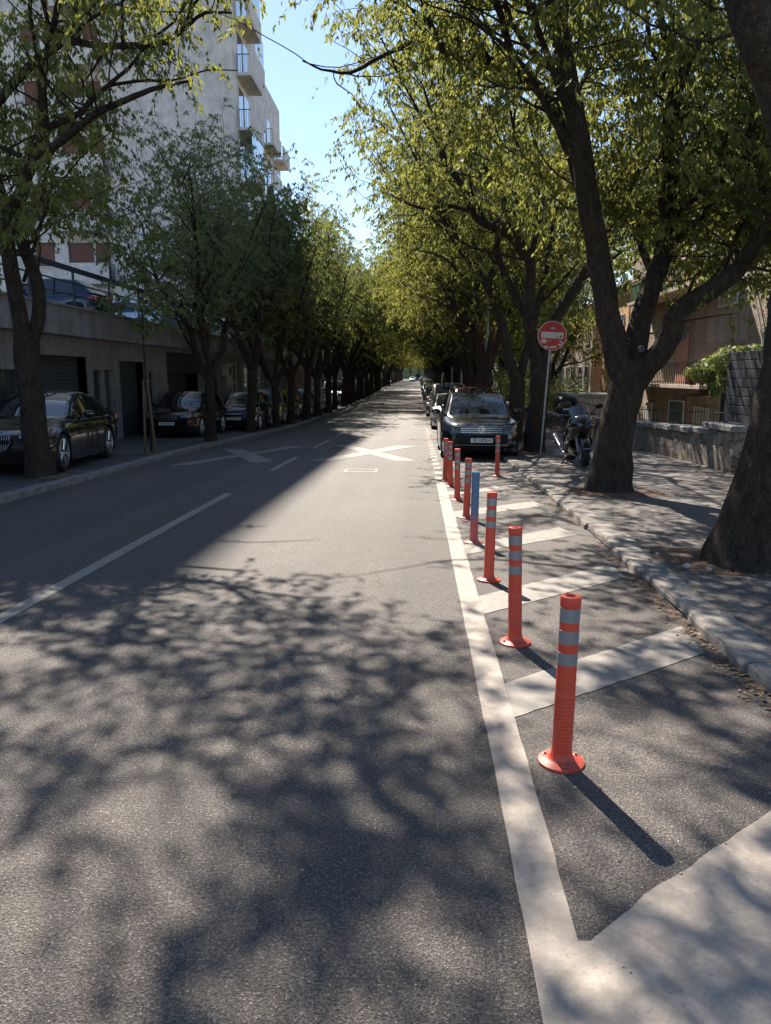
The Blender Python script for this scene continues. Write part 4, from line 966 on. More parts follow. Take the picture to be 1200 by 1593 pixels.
SP = {
 'suv': dict(L=4.49, W=1.86, H=1.57, nose=.86, hood=1.0, belt=1.02, tail=1.06, g=(1.22, 2.0, 3.75, 4.33), wr=.345, ax=(.87, 3.55), rails=True, slant=.10, tw=.66,
             front=front(.50, .62, .76, .51, .89, lambda x: .635 + (x - .51) * .10, lambda x: .755 + (x - .51) * .18, (.65, .695, .74), 'RI 1870-V', .46)),
 'sedan': dict(L=5.0, W=1.88, H=1.48, nose=.80, hood=.98, belt=.97, tail=1.08, g=(1.55, 2.42, 3.65, 4.55), wr=.35, ax=(.90, 3.88), slant=.12,
             front=front(.30, .47, .72, .44, .88, lambda x: .66 + (x - .44) * .05, lambda x: .76 + (x - .44) * .10, (), None, .36)),
 'estate': dict(L=4.8, W=1.86, H=1.53, nose=.82, hood=.97, belt=.98, tail=1.05, g=(1.35, 2.15, 4.1, 4.65), wr=.33, ax=(.90, 3.70), slant=.12,
             front=front(.36, .56, .75, .42, .86, lambda x: .64 + (x - .42) * .10, lambda x: .76 + (x - .42) * .16, (.60, .655, .71), 'RI 800-A', .47)),
 'hatch': dict(L=4.0, W=1.72, H=1.50, nose=.80, hood=.98, belt=.98, tail=1.0, g=(1.0, 1.85, 3.3, 3.88), wr=.31, ax=(.80, 3.28), slant=.2,
             front=front(.30, .60, .70, .42, .82, lambda x: .64 + (x - .42) * .2, lambda x: .76 + (x - .42) * .35, (.65,), 'RI 405-T', .47)),
 'tall': dict(L=3.75, W=1.64, H=1.62, nose=.88, hood=1.02, belt=1.02, tail=1.05, g=(.85, 1.5, 3.2, 3.68), wr=.31, ax=(.72, 3.05), slant=.08,
             front=front(.36, .64, .76, .44, .76, .66, .82, (.70,), None, .48)),
 'van': dict(L=4.9, W=1.92, H=1.95, nose=.95, hood=1.12, belt=1.15, tail=1.4, g=(.85, 1.6, 4.55, 4.85), wr=.33, ax=(.95, 4.0), slant=.12, cp=2.2, bp=2.1, tw=.78,
             front=front(.42, .66, .80, .48, .88, .72, .95, (.73,), None, .5)),
}
def car(kind, P, x, y, name, label, group, rz=0, detail=2, z=None, **over):
    S = dict(SP[kind]); S.update(over)
    root, fy, patch = make_car(name, label, 'van' if kind == 'van' else 'car', S, P, detail)
    L = S['L']; zz = lambda q: g(q) if z is None else z
    root.location = (x, y, zz(y)); s = (zz(y + L) - zz(y)) / L
    root.rotation_euler = (math.atan(s), 0, rz)
    root['group'] = group; return root, fy, patch
GCR, GCL = 'cars parked in line on the right', 'cars parked in the left bays'
# right hand row
root, fy, patch = car('suv', P_BLACK, 1.48, 17.75, 'parked_car', 'black off-roader with chrome grille bars and a plate, first of the right-hand parked line', GCR)
patch(lambda x: .60, lambda x: .40, -.60, .60, .010, 12, M_BLACK, 'lower_grille_mask')  # matte black grille patch, added to mask the sunlit road's reflection
z0 = .70; y0 = fy(0, z0) - .03
mb = MB(); MR = Matrix.Translation((0, y0, z0)) @ Matrix.Rotation(R(90), 4, 'X')
mb.lathe([(.062, .0), (.070, .006), (.080, .006), (.084, 0)], 24, MR)
for pts in (((-.030, .045), (-.008, .004), (.0, .018), (.008, .004), (.030, .045)), ((-.050, .030), (-.022, -.048), (0, -.004), (.022, -.048), (.050, .030))):
    mb.tube([(a, y0 - .004, z0 + b) for a, b in pts], .0065, 5)
mb.build('badge', M_CHROME, root)
patch(lambda x: .355, lambda x: .33, -.62, .62, .016, 12, M_CHROME, 'bumper_trim')
for s in (1, -1):
    patch(lambda x: .43, lambda x: .39, s * .64, s * .84, .016, 6, M_LAMP, 'fog_lamp')
    MB().tube([(s * .865, .36, .87), (s * .905, .7, .90)], .012, 5).build('fender_trim', M_CHROME, root)
mb = MB().tube([(-.5, 1.30, 1.08), (-.1, 1.42, 1.14)], .008, 5).tube([(.05, 1.30, 1.08), (.45, 1.42, 1.14)], .008, 5); mb.build('wiper', M_BLACK, root)
car('suv', P_RED, 1.92, 24.2, 'parked_car', 'red car whose roof shows just above the black off-roader', GCR, H=1.74, mirror=P_BLACK)
root, fy, patch = car('hatch', P_SILVER, 1.44, 32.6, 'parked_car', 'silver hatchback with sun glaring on its screen, behind the red car', GCR)
car('van', P_BEIGE, 1.62, 38.6, 'parked_van', 'tall beige vehicle whose roof rises above the silver hatchback', GCR, detail=1)
protoC = []
rowc = [('sedan', P_GREY, 45.5), ('suv', P_BLACK, 52), ('hatch', P_SILVER, 58.5), ('estate', P_BLACK, 64.5), ('hatch', P_WHITE, 71), ('suv', P_GREY, 77)]
first = {}
for k, (kd, P, y) in enumerate(rowc):
    o, _, _ = car(kd, P, 1.45, y, 'parked_car', ['graphite sedan right behind the tall beige vehicle', 'black off-roader in the distance behind the graphite sedan', 'pale silver hatchback in the distance, between two black cars', 'black estate car far down the right-hand line', 'white hatchback far down the right-hand line', 'graphite off-roader far down the right-hand line'][k], GCR, detail=1)
    protoC.append(o)
rc = random.Random(3); y = 84
while y < 240:
    o = copy_tree(rc.choice(protoC)); o.location = (1.45 + rc.uniform(-.08, .08), y, g(y)); o.rotation_euler = (0, 0, 0)
    o['label'] = 'one of the tiny distant cars at the far end of the right-hand line'; o['group'] = 'tiny distant cars parked on the right'
    y += rc.uniform(5.8, 7.2)
# cars driving far away
o = copy_tree(protoC[4]); o.location = (-1.5, 226, g(226)); o['label'] = 'white car driving towards the camera at the far end of the road'; del o['group']
o, _, _ = car('van', P_NAVY, .1, 262, 'van', 'dark tall van on the road behind the distant white car', 'x', H=2.5, detail=1); del o['group']
# left hand bays (surface 8 cm above the road)
def lcar(*a, **k):
    r_ = car(*a, **k); r_[0].location.z += .085; return r_
root, fy, patch = lcar('sedan', P_BLACK, -7.40, 13.1, 'parked_car', 'black sedan with double chrome-framed grille and five-spoke wheels, nearest car on the left', GCL, rz=R(6.5), noplate=True)
for s in (1, -1):
    mb = MB(); pts = [(.03, .66), (.06, .49), (.14, .45), (.25, .48), (.31, .58), (.30, .68), (.22, .72), (.07, .71), (.03, .66)]
    mb.tube([(s * a, fy(a, b) - .018, b) for a, b in pts], .017, 6)
    for q in range(6): mb.tube([(s * (.07 + q * .04), fy(.07 + q * .04, .7) - .014, .70), (s * (.07 + q * .04), fy(.07 + q * .04, .49) - .014, .485)], .005, 4)
    mb.build('kidney_frame', M_CHROME, root)
lcar('estate', P_BLACK, -8.12, 24.75, 'parked_car', 'black estate car with a white plate, second car from the left', GCL)
_r, fy, patch = _, _, _
o = lcar('hatch', P_NAVY, -7.08, 29.7, 'parked_car', 'dark rounded hatchback behind the black estate car', GCL)[0]
lcar('tall', P_GOLD, -7.0, 35.2, 'parked_car', 'small olive gold car parked behind the dark hatchback', GCL, detail=1)
lcar('hatch', P_BLACK, -7.2, 40.2, 'parked_car', 'black hatchback parked between the olive gold car and the blue grey off-roader', GCL, detail=1)
lcar('suv', P_TEAL, -7.0, 43.5, 'parked_car', 'blue grey off-roader with pale alloy wheels in the left bays', GCL, detail=1, L=4.3)
lcar('tall', P_WHITE, -7.1, 49.6, 'parked_car', 'small white car parked behind the blue grey off-roader', GCL, detail=1)
lcar('sedan', P_ICE, -7.3, 54.6, 'parked_car', 'pale blue sedan in the left bays before the white van', GCL, detail=1)
lcar('van', P_WHITE, -7.0, 63.5, 'parked_van', 'white van in the left bays between the tree trunks', GCL, detail=1)
for k, y in enumerate((71, 78, 86, 94, 103, 112, 122, 134)):
    o = copy_tree(protoC[(k * 2 + 1) % 6]); o.location = (-7.0, y, g(y) + .08); o.rotation_euler = (0, 0, 0); o['label'] = 'one of the tiny distant cars half hidden behind the left tree row'; o['group'] = 'tiny distant cars parked on the left'
# deck cars, parked across the deck with their tails or noses to the street
car('hatch', P_NAVY, -14.9, 27.2, 'parked_car', 'dark blue hatchback with a red tail lamp, parked up on the garage roof', 'cars parked on the garage roof', rz=R(-90), z=3.42)
car('sedan', P_ICE, -15.9, 34.8, 'parked_car', 'pale blue sedan parked up on the garage roof beside the dark blue hatchback', 'cars parked on the garage roof', rz=R(-90), z=3.42)
car('estate', P_GREY, -15.6, 40.2, 'parked_car', 'grey car parked up on the garage roof nearest to the tower', 'cars parked on the garage roof', rz=R(-90), z=3.42)
car('hatch', P_WHITE, -14.9, 18.6, 'parked_car', 'white hatchback on the garage roof above the nearest garage door', 'cars parked on the garage roof', rz=R(-90), z=3.42)
# ================================================================== LEFT: GARAGES, DECK, TOWER
M_LINE = plain('dark joint', (.02, .02, .022), .8)
gar = thing('garage_building', 'long low grey garage row with shutters, its concrete roof carrying parked cars', 'garage row', (-9.6, 10, -.2))
GX, GY, GZ = -9.6, 10, -.2
def gb(name, m, boxes, parent=None, bevel=0, smooth=False):
    mb = MB()
    for (x0, x1, y0, y1, z0, z1) in boxes: mb.box(((x0 + x1) / 2 - GX, (y0 + y1) / 2 - GY, (z0 + z1) / 2 - GZ), (x1 - x0, y1 - y0, z1 - z0))
    return mb.build(name, m, parent or gar, bevel=bevel)
# openings (y0,y1,z0,z1) : wall built as piers and lintels round them
OP = [('door', 12.2, 13.4, -.2, 1.9), ('window', 15.4, 16.6, .75, 1.85), ('window', 17.2, 18.6, .6, 1.80), ('garage_door', 19.4, 22.3, -.3, 2.18), ('window', 22.75, 23.55, .45, 1.83), ('door', 23.6, 24.45, -.35, 1.83), ('garage_door', 24.75, 27.0, -.4, 2.12),
      ('window', 27.55, 28.3, .35, 1.8), ('garage_door', 29.6, 35.1, -.6, 2.55), ('door', 36.3, 37.7, -.65, 2.45), ('window', 38.9, 41.9, -.1, 2.3), ('window', 42.6, 45.8, -.1, 2.3), ('window', 46.6, 49.4, -.1, 2.3)]
y = 4.0; bx = []
for k, y0, y1, z0, z1 in OP:
    bx.append((-10.0, -9.6, y, y0, -1.2, 2.72)); bx.append((-10.0, -9.6, y0, y1, z1, 2.72)); bx.append((-10.0, -9.6, y0, y1, -1.2, z0)); y = y1
bx.append((-10.0, -9.6, y, 52, -1.2, 2.72))
wl_ = gb('wall', M_REND, bx)
gb('side_wall', M_REND, [(-28, -9.6, 52, 52.3, -1.2, 2.72), (-28, -9.6, 3.7, 4, -1.2, 2.72)])
gb('inner_wall', M_GDOOR2, [(-10.9, -10.8, 4, 52, -1.2, 2.72)])
gb('roof_deck', M_CONC, [(-30, -9.22, 3.7, 52.3, 2.725, 2.95), (-9.42, -9.2, 3.7, 52.3, 2.70, 3.42), (-30, -9.43, 3.7, 52.3, 2.952, 3.38)])
gb('coping', M_CONC, [(-9.50, -9.14, 3.7, 52.3, 3.423, 3.48)])
for k, y0, y1, z0, z1 in OP:
    if k == 'garage_door':
        big = y1 - y0 > 4
        if big:
            d = gb('garage_door', M_GDOOR, [(-10.55, -10.5, y0, y1, z0, z1)]); gb('shutter_panel', M_REND, [(-10.45, -10.4, y0 + .3, y0 + 2.6, z0, 1.35)], d)
            gb('lintel_panel', M_GDOOR2, [(-9.96, -9.9, y0, y1, 1.75, z1)], d)
        else:
            mb = MB(); z = z0
            rows = []
            while z < z1 - .01:
                rows += [[(-9.86 - GX, yy - GY, z - GZ) for yy in (y0, y1)], [(-9.835 - GX, yy - GY, z + .045 - GZ) for yy in (y0, y1)], [(-9.86 - GX, yy - GY, z + .09 - GZ) for yy in (y0, y1)]]; z += .1
            d = mb.grid(rows).build('garage_door', M_GDOOR, gar)
            gb('handle', M_STEEL, [(-9.83, -9.80, (y0 + y1) / 2 - .06, (y0 + y1) / 2 + .06, .75, .79)], d)
            gb('frame', M_REND, [(-9.9, -9.56, y0 - .09, y0, z0, z1 + .08), (-9.9, -9.56, y1, y1 + .09, z0, z1 + .08), (-9.9, -9.56, y0, y1, z1 + .003, z1 + .08)], d)
    elif k == 'door':
        d = gb('door', M_GDOOR2 if y0 > 30 else M_GDOOR, [(-9.86, -9.8, y0, y1, z0, z1)])
        gb('pane', M_DKWIN, [(-9.80, -9.79, y0 + .15, y1 - .15, z1 - .45, z1 - .12)], d); gb('handle', M_STEEL, [(-9.80, -9.74, y0 + .08, y0 + .2, .7, .73)], d)
    else:
        w = gb('window', M_DKWIN if y0 < 30 else M_GLASSW, [(-9.84, -9.82, y0, y1, z0, z1)]); fr = []
        n = 1 if y1 - y0 < 1.5 else 3
        for i in range(n + 1):
            yy = y0 + (y1 - y0) * i / n; fr.append((-9.83, -9.77, yy - .03 if i else yy, yy + .03 if i < n else yy, z0, z1))
        fr += [(-9.83, -9.768, y0, y1, z1 - .06, z1), (-9.83, -9.768, y0, y1, z0, z0 + .06)]
        if n == 3: fr.append((-9.83, -9.766, y0, y1, 1.25, 1.33))
        gb('frame', M_GDOOR if y0 < 30 else M_WHITEP, fr, w)
# air conditioner
ac = MB().box((0, 0, 0), (.32, .8, .55)).build('air_conditioner', M_WHITES, loc=(-9.40, 38.2, 1.9), bevel=.02)
tag(ac, 'small white air conditioner box on the wall beside the glazed workshop front', 'air conditioner')
MB().lathe([(.2, 0), (.22, .01), (.2, .02), (.1, .02), (.1, .0)], 20, Matrix.Translation((.17, 0, 0)) @ Matrix.Rotation(R(90), 4, 'Y')).build('fan_grille', M_BLACK, ac)
# deck railing
rl = thing('deck_railing', 'grey metal railing along the edge of the garage roof', 'railing', (-9.3, 10, 3.48))
mb = MB()
for z in (.30, .62): mb.box((0, 17.5, z), (.035, 48, .035))
mb.build('rail', M_GDOOR, rl); MB().box((0, 17.5, .98), (.09, 48, .13)).build('top_rail', M_GDOOR, rl, bevel=.01)
for i in range(20): MB().box((0, -6 + i * 2.45, .46), (.05, .05, .94)).build('post', M_GDOOR, rl)
# tower ------------------------------------------------------------
tw_ = thing('apartment_tower', 'tall cream apartment tower with brown shutters and stacked balconies, behind the garage roof', 'apartment block', (-20, 50, 3.4))
def tb(name, m, boxes, parent=None, bevel=0):
    mb = MB()
    for (x0, x1, y0, y1, z0, z1) in boxes: mb.box(((x0 + x1) / 2 + 20, (y0 + y1) / 2 - 50, (z0 + z1) / 2 - 3.4), (x1 - x0, y1 - y0, z1 - z0))
    return mb.build(name, m, parent or tw_, bevel=bevel)
FZ = [4.1 + 2.9 * i for i in range(8)]
cols_ = [('w', -22.4, -21.2), ('b', -20.4, -17.9), ('w', -26.2, -25.0), ('b', -30.2, -27.8)]
# front wall built round its openings (window 1.3 high from floor + .95)
tb('wall', M_TOWER, [(-34, -10.4, 46.3, 52.5, 3.38, 27.2), (-34, -11.6, 52.5, 60, 3.38, 25.4), (-34, -11.6, 60, 68.0, 3.38, 23.2), (-36, -15.3, 46.3, 67.9, 27.203, 46), (-34, -15.3, 52.503, 67.9, 25.403, 27.2)])  # last two boxes: unseen upper mass, added to cast the road shade
xs = sorted([(a, b, k) for k, a, b in cols_]); front_b = []
x = -34
for a, b, k in xs:
    front_b.append((x, a, 46, 46.297, 3.38, 27.2)); x = b
    z = 3.38
    for fz in FZ:
        lo, hi = (fz + .95, fz + 2.3) if k == 'w' else (fz + .02, fz + 2.35)
        front_b.append((a, b, 46, 46.297, z, lo)); z = hi
    front_b.append((a, b, 46, 46.297, z, 27.2))
front_b.append((x, -10.4, 46, 46.297, 3.38, 27.2))
tb('front_wall', M_TOWER, front_b)
rt = random.Random(8)
for a, b, k in xs:
    for fi, fz in enumerate(FZ):
        if fz > 24: continue
        lo, hi = (fz + .95, fz + 2.3) if k == 'w' else (fz + .02, fz + 2.35)
        w = tb('window', M_GLASSW, [(a, b, 46.22, 46.28, lo, hi)])
        if k == 'w':
            dz = rt.choice([1, 1, .45, .6]) if b > -24 else rt.choice([1, .5])
            tb('shutter', M_WOODB, [(a + .05, b - .05, 46.14, 46.17, hi - (hi - lo) * dz, hi)], w)
            tb('frame', M_WHITEP, [(a, a + .05, 46.10, 46.24, lo, hi), (b - .05, b, 46.10, 46.24, lo, hi), (a - .06, b + .06, 45.90, 46.2, lo - .06, lo - .002)], w)
        else:
            m_ = (a + b) / 2 + .3
            tb('shutter', M_WOODB, [(a + .05, m_ - .05, 46.14, 46.17, lo + (.9 if fi % 2 else .0), hi), (m_ + .05, b - .05, 46.14, 46.17, lo + .3, hi)], w)
            tb('frame', M_WHITEP, [(m_ - .05, m_ + .05, 46.08, 46.24, lo, hi), (a, b, 46.08, 46.235, hi - .06, hi)], w)
            # balcony box in front
            bb = tb('balcony', M_TOWER2, [(a - .1, b + .25, 45.0, 45.997, fz - .16, fz), (a - .1, b + .25, 44.9, 45.0, fz - .16, fz + 1.0), (a - .1, a, 45.0, 45.997, fz + .002, fz + 1.0)], bevel=.01)
            tb('side_rail', M_IRON, [(b + .2, b + .24, 45.02, 45.97, fz + .98, fz + 1.02)] + [(b + .21, b + .23, 45.02 + q * .13, 45.035 + q * .13, fz + .002, fz + .98) for q in range(8)], bb)
# side facade: balconies stacked along the street side
for (fx, ya, yb_) in ((-10.4, 46.9, 50.2), (-11.6, 53.6, 57.4), (-11.6, 60.2, 63.6), (-11.6, 64.6, 67.6)):
    for fi, fz in enumerate(FZ):
        if fz > (24 if fx > -11 else (22 if ya < 60 else 19.8)): continue
        w = tb('window', M_DKWIN, [(fx - .02, fx + .03, ya + .2, yb_ - .2, fz + .05, fz + 2.3)])
        tb('frame', M_WHITEP, [(fx, fx + .07, (ya + yb_) / 2 - .04, (ya + yb_) / 2 + .04, fz + .05, fz + 2.3), (fx, fx + .07, ya + .14, ya + .2, fz + .05, fz + 2.3)], w)
        bb = tb('balcony', M_TOWER2, [(fx + .002, fx + .85, ya, yb_, fz - .16, fz), (fx + .77, fx + .87, ya, yb_, fz + .002, fz + .95)], bevel=.01)
        if fi % 3 == 0:
            tb('glazing', M_GLASSW, [(fx + .78, fx + .81, ya, yb_, fz + .96, fz + 2.68)], bb)
        else:
            tb('side_rail', M_IRON, [(fx + .05, fx + .76, ya + .02, ya + .05, fz + .93, fz + .97)] + [(fx + .1 + q * .13, fx + .115 + q * .13, ya + .02, ya + .04, fz + .002, fz + .93) for q in range(5)], bb)
# small houses past the garages on the left
def block(name, label, x0, x1, y0, y1, zb, zt, m, face, rows, win=M_GLASSW, roof=None, cat='house', seed=1, wy=2.4):
    cx, cy = (x0 + x1) / 2, (y0 + y1) / 2
    o = thing(name, label, cat, (cx, cy, zb))
    B = lambda nm, mm, L_, p=None: (lambda mb: mb.build(nm, mm, p or o))([mb for mb in [MB()] if [mb.box(((a + b) / 2 - cx, (c + d) / 2 - cy, (e + f) / 2 - zb), (b - a, d - c, f - e)) for a, b, c, d, e, f in L_]][0])
    B('wall', m, [(x0, x1, y0, y1, zb, zt)])
    B('roof', roof or M_CONC, [(x0 - .35, x1 + .35, y0 - .3, y1 + .3, zt + .002, zt + .2)])
    fx = x1 if face > 0 else x0
    r = random.Random(seed)
    for z in rows:
        y = y0 + .9
        while y < y1 - 1.3:
            w = B('window', win, [(fx - .04, fx + .04, y, y + 1.1, z, z + 1.3)])
            B('frame', M_WHITEP, [(fx - .06, fx + .06, y - .07, y, z - .07, z + 1.37), (fx - .06, fx + .06, y + 1.1, y + 1.17, z - .07, z + 1.37), (fx - .06, fx + .06, y, y + 1.1, z + 1.302, z + 1.37), (fx - .08, fx + .08, y, y + 1.1, z - .07, z - .002), (fx - .05, fx + .05, y + .53, y + .57, z, z + 1.3)], w)
            y += wy * r.uniform(.85, 1.2)
    return o, B
o, B = block('workshop', 'low workshop with stone-faced ground floor and pinkish upper storey, past the garages', -20, -9.7, 56, 70, -1.4, 5.2, M_PINK, 1, (2.9,), cat='workshop', seed=2)
B('stone_facing', M_RUBBLE, [(-9.69, -9.55, 56, 70, -1.4, 1.9)]); B('ledge', M_CONC, [(-9.69, -9.3, 55.8, 70.2, 1.92, 2.15)])
block('house', 'grey house half hidden behind the left tree row, next to the pinkish workshop', -20, -9.8, 73, 90, -1.4, 8, M_REND, 1, (.4, 3.4, 6), seed=3)
block('house', 'cream house far down the left side behind the tree row', -22, -9.8, 94, 120, -1.4, 9, M_TOWER, 1, (.4, 3.4, 6.4), seed=4)
block('house', 'farthest house on the left, brown and nearly lost among the trees', -22, -9.8, 126, 170, -1.4, 8, M_HOUSE_S, 1, (.6, 3.6), seed=5)

# ================================================================== RIGHT: WALL, PILLAR, GATE PANEL, HOUSES
def cap_run(x, w, y0, y1, zt, th, seed, mb):
    r = random.Random(seed); y = y0
    while y < y1:
        e = min(y1, y + r.uniform(.9, 1.6)); a = r.uniform(-.015, .015)
        mb.box((x + a, (y + e) / 2, (zt(y) + zt(e)) / 2 - th / 2 + r.uniform(-.008, .008)), (w, e - y - .015, th), M=Matrix.Rotation(math.atan2(zt(e) - zt(y), e - y), 4, 'X')); y = e
wt_ = lambda y: .60 - .30 * max(0, min(1, (y - 15.5) / 9.5)) + min(0, g(y) - g(25)) * (1 if y > 25 else 0)
lw = thing('stone_wall', 'long low rubble stone wall with a flat worn cap, behind the right pavement', 'wall', (6.0, 15.9, 0))
mb = MB()
ysw = [15.9, 18, 20, 22, 25.4, 35, 50, 75, 95, 129, 184, 254, 300]
xw = lambda y: 5.98 - .12 * min(1, max(0, (y - 15) / 8)) - .25 * min(1, max(0, (y - 22) / 10))
rows = [[(xw(y) - 6 - .0, y - 15.9, g(y) - 1.4), (xw(y) - 6 - .0, y - 15.9, wt_(y) - .12), (xw(y) - 6 + .35, y - 15.9, wt_(y) - .12), (xw(y) - 6 + .35, y - 15.9, g(y) - 1.4)] for y in ysw]
mb.grid(rows).add(rows[0], [(0, 1, 2, 3)]).build('wall_body', M_RUBBLE, lw)
mb = MB(); r = random.Random(3); y = 15.9
while y < 120:
    e = y + r.uniform(.9, 1.6)
    mb.box((xw(y) - 6 + .17 + r.uniform(-.015, .015), (y + e) / 2 - 15.9, (wt_(y) + wt_(e)) / 2 - .055 + r.uniform(-.008, .008)), (.50, e - y - .015, .115)); y = e
mb.build('cap', M_KERBD, lw, bevel=.015)
pr_ = thing('stone_pillar', 'short rubble stone pier with a flat cap at the near end of the low wall', 'pier', (6.28, 15.33, -.25))
MB().box((0, 0, .30), (.72, 1.35, 1.1)).build('pier_body', M_RUBBLE, pr_, bevel=.03)
MB().box((0, 0, .915), (.92, 1.5, .12)).build('cap', M_KERBD, pr_, bevel=.02)
# near continuation of the wall towards the camera, hidden mostly by the near tree
w2 = MB().box((6.35, 9.2, .05), (.45, 9.9, 1.0)).build('garden_wall', M_RUBBLE, bevel=.02); tag(w2, 'low rubble wall carrying the charcoal slatted panel, behind the nearest right tree', 'wall')
gp = thing('slat_panel', 'tall charcoal horizontal slat panel with slots, between the stone pier and the nearest right tree', 'fence panel', (6.08, 15.5, .74))
mb = MB()
for i in range(8): mb.box((0, -1.6, .10 + i * .168), (.03, 3.3, .150))
mb.build('slats', M_SLAT, gp, bevel=.004); MB().box((.03, -1.6, .68), (.01, 3.28, 1.3)).build('backing', M_BLACK, gp)  # black board added behind the slats to darken the slots
MB().box((.02, .08, .66), (.06, .06, 1.42)).build('post', M_SLAT, gp); MB().box((.02, -3.3, .66), (.06, .06, 1.42)).build('post', M_SLAT, gp)
# iron fence behind the wall
fe = thing('iron_fence', 'low dark iron fence with upright bars standing behind the stone wall', 'fence', (6.35, 16, 0))
mb = MB(); y = 0
for z in (.62, .90): mb.tube([(0, t, z - t * .03 if t < 9.5 else z - .285) for t in (0, 3, 6, 9.5, 16)], .011, 5)
mb.build('rail', M_IRON, fe)
mb = MB()
for i in range(90): t = i * .18; zz = -t * .03 if t < 9.5 else -.285; mb.tube([(0, t, .45 + zz), (0, t, .98 + zz)], .007, 4)
mb.build('bars', M_IRON, fe)
# houses
struct(MB().grid([[(6.55, y, -1.75), (60, y, -1.75)] for y in (4, 300)]).build('garden_ground', M_EARTH))
HX = 12.3
hs = thing('roughcast_house', 'brown roughcast house with balconies and pale shutters, behind the stone wall', 'house', (HX, 33, -1.75))
def hb(name, m, boxes, parent=None, bevel=0):
    mb = MB()
    for (x0, x1, y0, y1, z0, z1) in boxes: mb.box(((x0 + x1) / 2 - HX, (y0 + y1) / 2 - 33, (z0 + z1) / 2 + 1.75), (x1 - x0, y1 - y0, z1 - z0))
    return mb.build(name, m, parent or hs, bevel=bevel)
hb('wall', M_HOUSE, [(HX, 24, 20, 46.5, -1.76, 3.0), (HX, 24, 20, 46.5, 6.0, 10.5), (HX, 24, 20, 30, 3.003, 5.997), (HX, 24, 34, 46.5, 3.003, 5.997)])
hb('smooth_band', M_HOUSE_S, [(HX - .012, 23, 30.003, 33.997, 3.003, 5.997), (HX - .03, HX - .002, 38.5, 46.4, 3.9, 5.0), (HX - .03, HX - .002, 26.2, 34.6, -1.6, .9)])
hb('roof', M_TERRA, [(HX - .7, 25, 19.4, 47, 10.503, 10.7)])
for (y0, y1, zf, tall) in ((31.4, 42.8, 1.27, 1), (31.0, 43.0, 5.45, 0)):
    bc = hb('balcony', M_HOUSE_S, [(HX - 1.15, HX - .031, y0, y1, zf - .15, zf)], bevel=.01)
    bars = [(HX - 1.11, HX - 1.08, y0 + .05 + q * .24, y0 + .09 + q * .24, zf, zf + .95) for q in range(int((y1 - y0) / .24))]
    bars += [(HX - 1.09, HX - .05, y, y + .02, zf + .93, zf + .96) for y in (y0, y1)]
    hb('railing', M_IRON, bars, bc); hb('top_rail', M_IRON, [(HX - 1.12, HX - 1.06, y0, y1, zf + .955, zf + 1.005), (HX - 1.105, HX - 1.08, y0, y1, zf + .10, zf + .13)], bc)
    d = hb('balcony_door', M_WOODP if tall else M_WHITEP, [(HX - .06, HX - .032, y1 - 6.6, y1 - 5.2, zf, zf + 2.3)])
    hb('door_leaf', M_WOODP, [(HX - .10, HX - .062, y1 - 5.88, y1 - 5.22, zf, zf + 2.28), (HX - .10, HX - .062, y1 - 6.58, y1 - 5.92, zf, zf + 2.28)], d, bevel=.008)
hb('green_screen', plain('green balcony screen', (.05, .16, .08), .7), [(HX - 1.06, HX - 1.04, 36.5, 42.5, 5.47, 6.3)])
for (y0, y1, z0, z1, m_) in ((31.0, 32.7, 4.45, 5.25, M_WHITES), (26.5, 28, 4.3, 5.6, M_WHITES), (33.2, 34.7, -.9, .25, M_WHITES), (36.2, 38.2, -1.3, .45, M_GLASSW), (41, 42.2, -1.2, .2, M_WHITES), (27, 28.4, 1.6, 3.0, M_WHITES), (36, 37.3, 7, 8.6, M_WHITES), (31, 32.3, 7, 8.6, M_WHITES)):
    w = hb('window', M_DKWIN, [(HX - .03, HX + .02, y0, y1, z0, z1)]); nn = int((y1 - y0) / .35)
    hb('shutter', m_, [(HX - .10, HX - .05, y0 + q * (y1 - y0) / nn + .01, y0 + (q + 1) * (y1 - y0) / nn - .01, z0, z1) for q in range(nn)], w, bevel=.01)
    hb('frame', M_WHITEP, [(HX - .12, HX - .04, y0 - .07, y0, z0 - .07, z1 + .07), (HX - .12, HX - .04, y1, y1 + .07, z0 - .07, z1 + .07), (HX - .12, HX - .04, y0, y1, z1 + .002, z1 + .07), (HX - .16, HX - .04, y0, y1, z0 - .07, z0 - .002)], w)
mb = MB().prism([(0, 0), (.9, 0), (.9, .08)], 0, 2.6); o = mb.build('awning', M_HOUSE_S, hs); o.matrix_basis = Matrix.Translation((-1.0, 1.6, 2.55)) @ Matrix.Rotation(R(90), 4, 'X') @ Matrix.Rotation(R(0), 4, 'Y')
MB().tube([(-.12, -3.2, 6.9), (-.10, -5.0, 4.1)], .035, 6).build('drainpipe', M_WHITES, hs)
o, B = block('ochre_house', 'house with a sunlit ochre wall, left of the brown roughcast house', 12.5, 22, 47.6, 54.0, -1.75, 7.0, M_OCHRE, -1, (4.0,), cat='house', seed=7, wy=5)
block('dark_house', 'shadowed brown house in the gap left of the ochre wall', 12.5, 22, 57, 78, -1.75, 6.5, M_HOUSE_S, -1, (1.0, 4.0), cat='house', seed=8, win=M_DKWIN, roof=M_TERRA)
block('house', 'distant house on the right, only glimpsed between dark trunks', 11, 22, 84, 118, -1.75, 8, M_REND, -1, (1, 4), seed=9, win=M_DKWIN)
block('house', 'farthest house on the right, lost behind the trees', 11, 22, 124, 175, -1.75, 8, M_HOUSE_S, -1, (1, 4), seed=10, win=M_DKWIN)
sh = thing('garden_shed', 'low dark garden shed with a thin flat roof, seen above the motorcycle', 'shed', (7.5, 33.5, -1.7))
